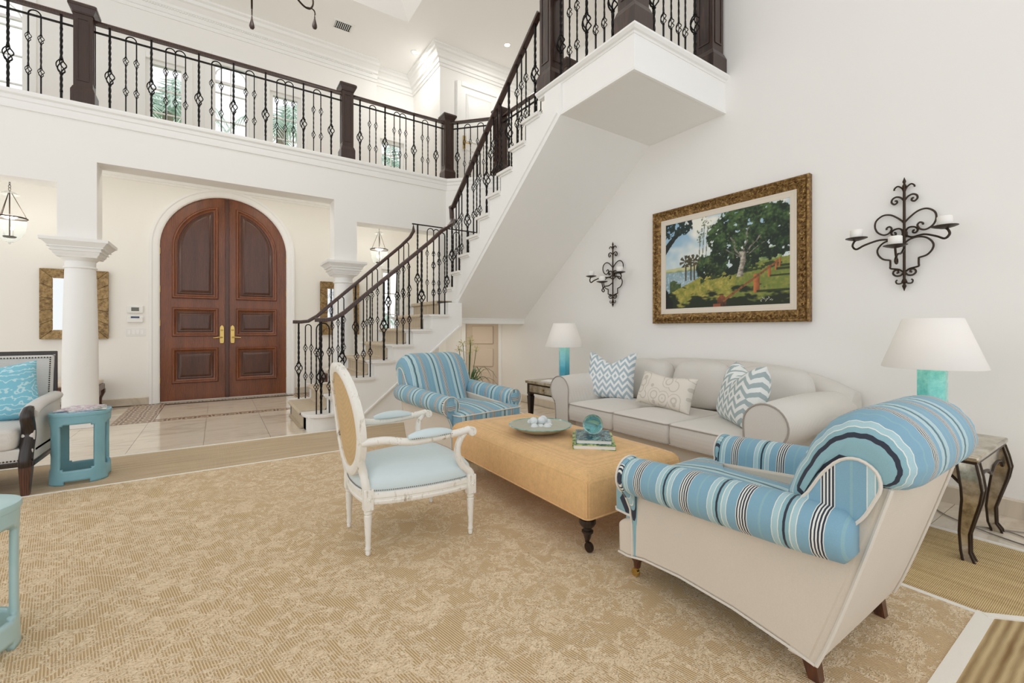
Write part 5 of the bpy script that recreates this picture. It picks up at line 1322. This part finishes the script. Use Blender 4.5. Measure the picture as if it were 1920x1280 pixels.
def bench(x, label):
    b = thing('foyer_bench', label, 'bench', (x, 8.45, 0), group='foyer benches')
    obj('seat_frame', MB().box(-.42, .42, -.2, .2, .28, .37), M['leg_brown'], b, bevel=.015)
    c = obj('cushion', cushion(MB(), [p for p in rounded_rect(.41, .195, .04, 4)], .37, .44, .03, .02), M['cream_cloth'], b, smooth=60)
    nails(c, [(-.41, -.202, .365), (.41, -.202, .365)], .008, .03, 'nailheads', 'brass')
    for sx in (-1, 1):
        for sy in (-1, 1): obj('leg', MB().loft([[(sx*(.37+d)-w, sy*(.16+d*.5)-w, z), (sx*(.37+d)+w, sy*(.16+d*.5)-w, z), (sx*(.37+d)+w, sy*(.16+d*.5)+w, z), (sx*(.37+d)-w, sy*(.16+d*.5)+w, z)] for d, z, w in ((.03, 0, .03), (.03, .03, .03), (0, .08, .018), (.0, .16, .022), (.02, .24, .035), (.02, .29, .035))]), M['leg_brown'], b, smooth=50)
    obj('stretcher', MB().box(-.36, .36, -.02, .02, .09, .12), M['leg_brown'], b, bevel=.006)
bench(-1.78, 'carved dark wood bench with cream cushion under the mirror near the settee')
bench(2.0, 'carved dark wood bench with cream cushion under the mirror near the stairs')
a = ony(254, 580, YD)
th = thing('thermostat', 'white wall thermostat with grey display', 'thermostat', (a.x, YD, a.z))
obj('housing', MB().box(-.095, .095, -.03, 0, -.06, .06), M['white_plastic'], th, bevel=.012); obj('display', MB().box(-.045, .045, -.033, -.03, -.025, .03), M['grey_screen'], th)
a = ony(254, 598, YD)
th = thing('alarm_keypad', 'white alarm keypad with dark blue display under the thermostat', 'keypad', (a.x, YD, a.z))
obj('housing', MB().box(-.095, .095, -.03, 0, -.055, .05), M['white_plastic'], th, bevel=.012); obj('display', MB().box(-.05, .05, -.033, -.03, .015, .04), M['navy_screen'], th)
a = ony(255, 622.5, YD)
th = thing('switch_plate', 'white four gang light switch plate beside the entrance door', 'switch', (a.x, YD, a.z))
obj('plate', MB().box(-.115, .115, -.006, 0, -.06, .06), M['white_plastic'], th, bevel=.003)
for i in range(4): obj('rocker', MB().box(-.095+i*.05, -.06+i*.05, -.011, -.006, -.035, .035), M['trim'], th, bevel=.002)
def pendant(u, v, label, en):
    p = ony(u, v, 7.9)
    t_ = thing('bell_lantern', label, 'pendant light', (p.x, p.y, 3.6), group='glass bell lanterns in the foyer')
    zr = p.z-3.6
    obj('glass_bell', MB().lathe([(.145, zr), (.148, zr-.02), (.142, zr-.12), (.12, zr-.20), (.08, zr-.265), (.03, zr-.30), (.012, zr-.305), (.01, zr-.32), (.002, zr-.325)], 36, cap=False), M['clear'], t_, smooth=60)
    obj('rim_ring', MB().tube([(.15*math.cos(R(q)), .15*math.sin(R(q)), zr) for q in range(0, 360, 12)], .009, 6, closed=True), M['bronze'], t_)
    for k in range(3):
        q = R(120*k+20); obj('chain', MB().tube([(.148*math.cos(q), .148*math.sin(q), zr), (.015*math.cos(q), .015*math.sin(q), zr+.31)], .0035, 5), M['bronze'], t_)
    obj('smoke_bell', MB().lathe([(.002, zr+.33), (.05, zr+.315), (.085, zr+.285), (.088, zr+.283)], 24, cap=False), M['clear'], t_, smooth=60)
    obj('stem', MB().tube([(0, 0, zr-.22), (0, 0, zr+.32)], .006, 6), M['bronze'], t_)
    ln = MB(); z = zr+.33
    while z < -.03: ln.tube([(.009*math.cos(R(q))*(1 if int(z*100) % 2 else .3), .009*math.cos(R(q))*(.3 if int(z*100) % 2 else 1), z+.02+.02*math.sin(R(q))) for q in range(0, 360, 45)], .003, 4, closed=True); z += .034
    tag(obj('hanging_chain', ln, M['bronze'], t_), kind='stuff')
    obj('ceiling_cap', MB().lathe([(.002, -.03), (.04, -.025), (.06, -.01), (.06, 0)], 20), M['bronze'], t_)
    cl = obj('candle_cluster', MB().lathe([(.012, zr-.23), (.05, zr-.235), (.055, zr-.225), (.012, zr-.215)], 16), M['bronze'], t_)
    for k in range(3):
        q = R(120*k+80); cx, cy = .04*math.cos(q), .04*math.sin(q)
        obj('candle_sleeve', MB().lathe([(.009, zr-.22), (.009, zr-.15)], 10, (cx, cy, 0)), M['candle'], cl); obj('bulb', MB().lathe([(.005, zr-.15), (.012, zr-.13), (.009, zr-.105), (.001, zr-.085)], 10, (cx, cy, 0)), M['bulb'], cl)
    li = bpy.data.lights.new('lantern_light', 'POINT'); li.energy = en; li.color = (1, .95, .88); li.shadow_soft_size = .09
    lo = bpy.data.objects.new('lantern_light', li); COL.objects.link(lo); lo.parent = t_; lo.location = (0, 0, zr+.06)
pendant(18, 408, 'glass bell lantern hanging in the foyer above the settee end', 11)
pendant(711, 468, 'glass bell lantern hanging in the foyer beyond the stair railing', 12)
# added fill lights, unseen above the header, that brighten the foyer
for x in (-.5, .78):
    d = thing('recessed_light', 'added fill downlight in the foyer ceiling ' + ('near the settee side column' if x < 0 else 'near the stair side column'), 'downlight', (x, 7.75, 3.6), group='added foyer fill lights')
    obj('trim_ring', MB().lathe([(.045, -.002), (.05, -.008), (.075, -.006), (.078, 0)], 20, cap=False), M['trim'], d); obj('lens', MB().lathe([(.001, -.004), (.046, -.0042)], 20, cap=False), M['downlight'], d)
    li = bpy.data.lights.new('downlight', 'AREA'); li.energy = 5; li.size = .3; li.color = (1, .95, .87); lo = bpy.data.objects.new('downlight', li); COL.objects.link(lo); lo.parent = d; lo.location = (0, 0, -.03)

d = thing('recessed_light', 'small added fill light under the stair landing over the potted lily', 'downlight', (3.3, 6.25, ZM-.2))  # fill light added to brighten the nook, not a known fixture
obj('trim_ring', MB().lathe([(.035, -.002), (.04, -.008), (.06, -.006), (.062, 0)], 20, cap=False), M['trim'], d); obj('lens', MB().lathe([(.001, -.004), (.036, -.0042)], 20, cap=False), M['downlight'], d)
li = bpy.data.lights.new('downlight', 'AREA'); li.energy = 4; li.size = .2; li.color = (1, .93, .84); lo = bpy.data.objects.new('downlight', li); COL.objects.link(lo); lo.parent = d; lo.location = (0, 0, -.03)

# ================================================================== SETTEE (front towards -Y)
se = thing('settee', 'grey linen settee with dark wood frame and nailhead trim', 'settee', (-1.775, 4.68, .014), R(180))
hw = .74
hb = hw-.07
bp_ = [(-.30, .30), (-.34, .60), (-.385, .93)]
obj('back', MB().loft([[(-hb, y, z), (hb, y, z), (hb, y-.07, z), (-hb, y-.07, z)] for y, z in bp_]), M['linen_settee'], se, bevel=.02)
nails(se.children[-1], [(-hb+.02, -.29, .32), (-hb+.02, -.325, .60), (-hb+.02, -.372, .91), (hb-.02, -.372, .91), (hb-.02, -.325, .60), (hb-.02, -.29, .32)], .0065, .017, 'nailheads', 'bronze')
obj('back_frame', MB().tube([(-hb-.006, -.33, .28), (-hb-.006, -.37, .60), (-hb-.006, -.415, .945), (hb+.006, -.415, .945), (hb+.006, -.37, .60), (hb+.006, -.33, .28)], .02, 4, ph=R(45)), M['ebony'], se, smooth=None)
obj('seat_rail', MB().box(-hw+.02, hw-.02, -.32, .33, .225, .32), M['linen_settee'], se, bevel=.012)
obj('wood_rail', MB().box(-hw+.01, hw-.01, -.33, .338, .20, .232), M['ebony'], se, bevel=.005)
nails(se, [(-hw+.02, .335, .245), (hw-.02, .335, .245)], .0065, .017, 'nailheads', 'bronze')
obj('seat_cushion', cushion(MB(), [tuple(p) for p in rounded_rect(hw-.10, .32, .04, 4)], .32, .455, .03, .02, .006), M['linen_settee'], se, smooth=60, loc=(0, .02, 0))
for s in (-1, 1):
    obj('arm_panel', MB().prism([(-.32, .28), (.28, .28), (.30, .40), (.26, .50), (.20, .56), (-.33, .60)], 'x', s*(hw-.085), s*(hw-.02)), M['linen_settee'], se, bevel=.012)
    obj('arm_pad', MB().loft([[(s*(hw-.055)+.05*math.cos(R(q)), y, z+.035*math.sin(R(q))) for q in range(0, 360, 30)] for y, z in ((-.33, .605), (-.2, .60), (0, .595), (.15, .58), (.235, .56), (.26, .545))]), M['linen_settee'], se, smooth=60)
    fp = crom([(s*(hw-.055), .20, .575), (s*(hw-.055), .275, .575), (s*(hw-.055), .30, .53), (s*(hw-.055), .275, .47), (s*(hw-.055), .265, .40), (s*(hw-.055), .30, .32), (s*(hw-.055), .325, .24), (s*(hw-.055), .322, .20)], 5)
    obj('arm_front', MB().tube(fp, [.022+.016*min(1, i/10) for i in range(len(fp))], 8), M['ebony'], se, smooth=60)
    for y0, y1, w in ((.312, .325, .034), (-.31, -.36, .028)):
        obj('leg', MB().loft([[(s*(hw-.055)-a, y1-a, 0), (s*(hw-.055)+a, y1-a, 0), (s*(hw-.055)+a, y1+a, 0), (s*(hw-.055)-a, y1+a, 0)] if k == 0 else [(s*(hw-.055)-w, y0-w, .24), (s*(hw-.055)+w, y0-w, .24), (s*(hw-.055)+w, y0+w, .24), (s*(hw-.055)-w, y0+w, .24)] for k, a in ((0, w*.6), (1, w))]), M['leg_brown'], se, bevel=.004)
p = thing('coral_pillow', 'bright blue pillow with pale coral branches on the settee', 'pillow', (-1.36, 4.80, .47), R(8))
obj('pillow_cover', pillow(MB(), .46, .44, .15, .02, 0, 30, 2), M['coral_cloth'], p, smooth=80, loc=(0, 0, .205), rot=(R(-16), R(-6), 0))

# ================================================================== BLUE STOOLS
def stool(name, x, y, rz, label, mat, h=.52, r=.172):
    s_ = thing(name, label, 'side table', (x, y, RZ), rz, 'blue pierced drum tables')
    N, Z = 120, 40; m = MB(); idx = {}
    def rad(th): return r*(1+.035*math.cos(4*th))
    def hole(th, z):
        a = (math.degrees(th) % 90)-45
        hi = h-.085-(.012 if abs(a) > 26 else 0)+max(0, .012*(1-abs(a)/5)); lo = .105+(.012 if abs(a) > 26 else 0)-max(0, .012*(1-abs(a)/5))
        if abs(a) < 34 and lo < z < hi: return True
        if abs(a) < 24 and z < .028: return True
        return False
    for k in range(Z+1):
        for i in range(N):
            th = 2*math.pi*i/N; z = (h-.02)*k/Z; rr = rad(th)*(1+.03*(abs(z/h-.5)*2)**3); idx[(i, k)] = len(m.v); m.v.append((rr*math.cos(th), rr*math.sin(th), z))
    for k in range(Z):
        for i in range(N):
            th = 2*math.pi*(i+.5)/N; z = (h-.02)*(k+.5)/Z
            if not hole(th, z): m.f.append((idx[(i, k)], idx[((i+1) % N, k)], idx[((i+1) % N, k+1)], idx[(i, k+1)]))
    me = m.mesh('pierced_drum', M[mat], 40); o = place('pierced_drum', me, s_)
    b = bmesh.new(); b.from_mesh(me); bmesh.ops.delete(b, geom=[v for v in b.verts if not v.link_faces], context='VERTS'); b.to_mesh(me); b.free()
    md = o.modifiers.new('sol', 'SOLIDIFY'); md.thickness = .02; md.offset = -1
    rings = [[(rad(2*math.pi*i/N)*k*math.cos(2*math.pi*i/N), rad(2*math.pi*i/N)*k*math.sin(2*math.pi*i/N), z) for i in range(N)] for k, z in ((.98, h-.03), (1.035, h-.026), (1.05, h-.014), (1.035, h-.002), (1.0, h), (.5, h))]
    obj('top', MB().loft(rings), M[mat], s_, smooth=40)
    return s_
stool('drum_table', -.864, 4.63, R(47), 'blue pierced drum side table with magazines on top beside the settee', 'stool_blue')
t = NT('stool_pale_blue', .35); t.col(t.mix(t.noise(t.obj(), 10, 4), srgb(160, 196, 200), srgb(188, 214, 214))); M['stool_pale'] = t.m
stool('drum_table', -.775, 2.30, R(14), 'paler blue pierced drum side table with a bare top on the open rug', 'stool_pale')
mc = [cover('magazine_pink', [srgb(60, 64, 84), srgb(196, 170, 186), srgb(226, 224, 226), srgb(110, 120, 140), srgb(170, 90, 110)], 18), cover('magazine_blue', [srgb(70, 110, 170), srgb(120, 170, 210), srgb(220, 228, 232), srgb(90, 140, 190)], 12), cover('magazine_teal', [srgb(50, 60, 66), srgb(140, 150, 150), srgb(230, 230, 226), srgb(90, 100, 110)], 16)]
for i, (dx, dy, a, lab) in enumerate(((.02, -.01, -20, 'blue covered magazine at the bottom of the pile on the drum table'), (.035, .02, 8, 'grey and white magazine in the middle of the drum table pile'), (-.01, .025, -12, 'pink and grey magazine lying open topmost on the drum table'))):
    b = thing('magazine', lab, 'magazine', (-.864+dx, 4.63+dy, RZ+.519+i*.0055), R(a), 'magazines on the drum table')
    obj('pages', MB().box(-.102, .104, -.128, .128, .0008, .0047), M['paper'], b)
    obj('cover', MB().box(-.105, .105, -.13, .13, .0045, .0055).box(-.105, .105, -.13, .13, 0, .001).box(-.106, -.104, -.13, .13, 0, .0055), mc[(1, 2, 0)[i]], b)

# ================================================================== PLANT UNDER THE LANDING
pl = thing('potted_agapanthus', 'potted lily plant with tall stems and strap leaves beneath the landing', 'plant', (3.16, 5.9, 0))
obj('pot', MB().lathe([(.10, 0), (.11, .01), (.15, .20), (.16, .25), (.165, .27), (.15, .27), (.145, .25)], 28), M['terracotta'], pl, smooth=50)
obj('soil', MB().lathe([(.002, .24), (.147, .24)], 20), M['bark'], pl)
random.seed(11)
for k in range(26):
    a = random.random()*6.28; L_ = random.uniform(.28, .46); up_ = random.uniform(.22, .38)
    pts = []
    for i in range(7):
        t = i/6; rr = L_*t; z = .24+up_*math.sin(t*2.3)*1.0-(.12*t*t); pts.append(Vector((.04*math.cos(a)+rr*math.cos(a), .04*math.sin(a)+rr*math.sin(a), z)))
    sd = Vector((-math.sin(a), math.cos(a), 0)); rings = []
    for i, q in enumerate(pts):
        w = .014*(1-(i/6)**2)+.001; rings.append([q-sd*w, q+Vector((0, 0, -.004)), q+sd*w, q+Vector((0, 0, .001))])
    obj('leaf', MB().loft(rings), M['leaf'], pl, smooth=60)
for k, (dx, dy, h) in enumerate(((-.17, -.02, .86), (-.08, .03, .94), (.02, -.04, .95), (.15, .02, .86), (.06, .08, .80), (-.02, -.1, 1.0))):
    s_ = obj('flower_stem', MB().tube([(dx*.2, dy*.2, .24), (dx*.6, dy*.6, h*.6), (dx, dy, h)], .005, 5), M['leaf'], pl)
    fm = MB()
    for q in range(26):
        v_ = Vector((random.gauss(0, 1), random.gauss(0, 1), random.gauss(.2, 1))).normalized(); r_ = random.uniform(.03, .055)
        fm.tube([(dx, dy, h), (dx+v_.x*r_, dy+v_.y*r_, h+v_.z*r_), (dx+v_.x*r_*1.35, dy+v_.y*r_*1.35, h+v_.z*r_*1.35)], [.001, .002, .007], 5)
    tag(obj('flower_head', fm, M['petal'], s_, smooth=60), kind='stuff')

# ================================================================== CHANDELIER
ch_ = thing('chandelier', 'iron chandelier with scrolled arms and carved wood drops above the room', 'chandelier', (.275, 4.994, 6.9))
zt0 = 4.49-6.9
obj('rod', MB().tube([(0, 0, .35), (0, 0, zt0+.2)], .015, 8), M['bronze'], ch_)
obj('canopy', MB().lathe([(.02, .30), (.07, .33), (.08, .35)], 16), M['bronze'], ch_)
obj('hub', MB().lathe([(.01, zt0+.12), (.05, zt0+.2), (.07, zt0+.3), (.04, zt0+.45), (.06, zt0+.6), (.02, zt0+.8)], 18), M['walnut'], ch_, smooth=60)
for k in range(6):
    a = R(56.16)+R(30)+R(60)*k; ca, sa = math.cos(a), math.sin(a)
    def Q(r, z): return (r*ca, r*sa, zt0+z)
    am = obj('arm', MB().tube(crom([Q(.05, .45), Q(.2, .52), Q(.35, .40), Q(.46, .24), Q(.56, .185), Q(.64, .20), Q(.68, .28), Q(.66, .38), Q(.60, .40)], 6), [.010]*49, 6), M['bronze'], ch_, smooth=60)
    obj('curl', MB().tube(crom([Q(.60, .19), Q(.66, .215), Q(.695, .21), Q(.705, .18), Q(.70, .17)], 4), .007, 6), M['bronze'], am, smooth=60)
    obj('wood_drop', MB().lathe([(.002, 0), (.018, .006), (.027, .025), (.026, .045), (.014, .09), (.006, .125), (.008, .13), (.005, .14), (.004, .165)], 14, Q(.70, .01)), M['walnut'], am, smooth=60)
    obj('drip_pan', MB().lathe([(.004, .40), (.03, .405), (.05, .42)], 16, (Q(.60, 0)[0], Q(.60, 0)[1], zt0)), M['bronze'], am)
    cs_ = obj('candle_sleeve', MB().lathe([(.014, .41), (.014, .52)], 10, (Q(.60, 0)[0], Q(.60, 0)[1], zt0)), M['candle'], am)
li = bpy.data.lights.new('chandelier_light', 'POINT'); li.energy = 48; li.color = (1, .96, .9); li.shadow_soft_size = .55
lo = bpy.data.objects.new('chandelier_light', li); COL.objects.link(lo); lo.parent = ch_; lo.location = (0, 0, zt0+.6)

# ================================================================== GARDEN BEYOND THE WINDOWS
def palm(x, y, h, seed, label):
    random.seed(seed); t_ = thing('garden_palm', label, 'palm', (x, y, -.2), group='palms outside the windows')
    obj('trunk', MB().tube([(0, 0, 0), (.1, .05, h*.5), (.05, 0, h)], [.16, .12, .09], 10), M['bark'], t_)
    for k in range(16):
        a = 6.28*k/16+random.uniform(-.2, .2); L_ = random.uniform(.9, 1.25); up_ = random.uniform(.1, .9)
        m = MB(); pts = [Vector((.05+L_*t*math.cos(a), L_*t*math.sin(a), h+up_*math.sin(t*2.2)-.8*t*t)) for t in [i/8 for i in range(9)]]
        m.tube(pts, .015, 4); sd = Vector((-math.sin(a), math.cos(a), 0))
        for i in range(1, 9):
            for s in (-1, 1):
                for dd in (0, .5):
                    q = pts[i-1].lerp(pts[i], dd); tip = q+sd*s*.38*(1-.5*i/9)+(pts[i]-pts[i-1])*.9+Vector((0, 0, -.15)); b = (pts[i]-pts[i-1]).normalized()*.03
                    m.add([q-b, q+b, tip, q+Vector((0, 0, .012))], [(0, 1, 2), (0, 3, 2), (3, 1, 2), (0, 1, 3)])
        tag(obj('frond', m, M['tree_leaf'], t_, smooth=None), kind='stuff')
palm(-.95, 12.2, 6.1, 1, 'palm outside the gallery windows above the entrance door')
palm(1.35, 13.2, 6.7, 2, 'palm outside between the upper gallery windows')
palm(3.4, 12.4, 1.5, 3, 'low palm outside the window beyond the stair railing')
palm(4.4, 12.6, 6.0, 4, 'palm outside the recessed gallery window')
struct('ground_outside', MB().box(-12, 14, 9.2, 22, -.4, -.2), plain('lawn', srgb(120, 150, 90), .9, var=.2))
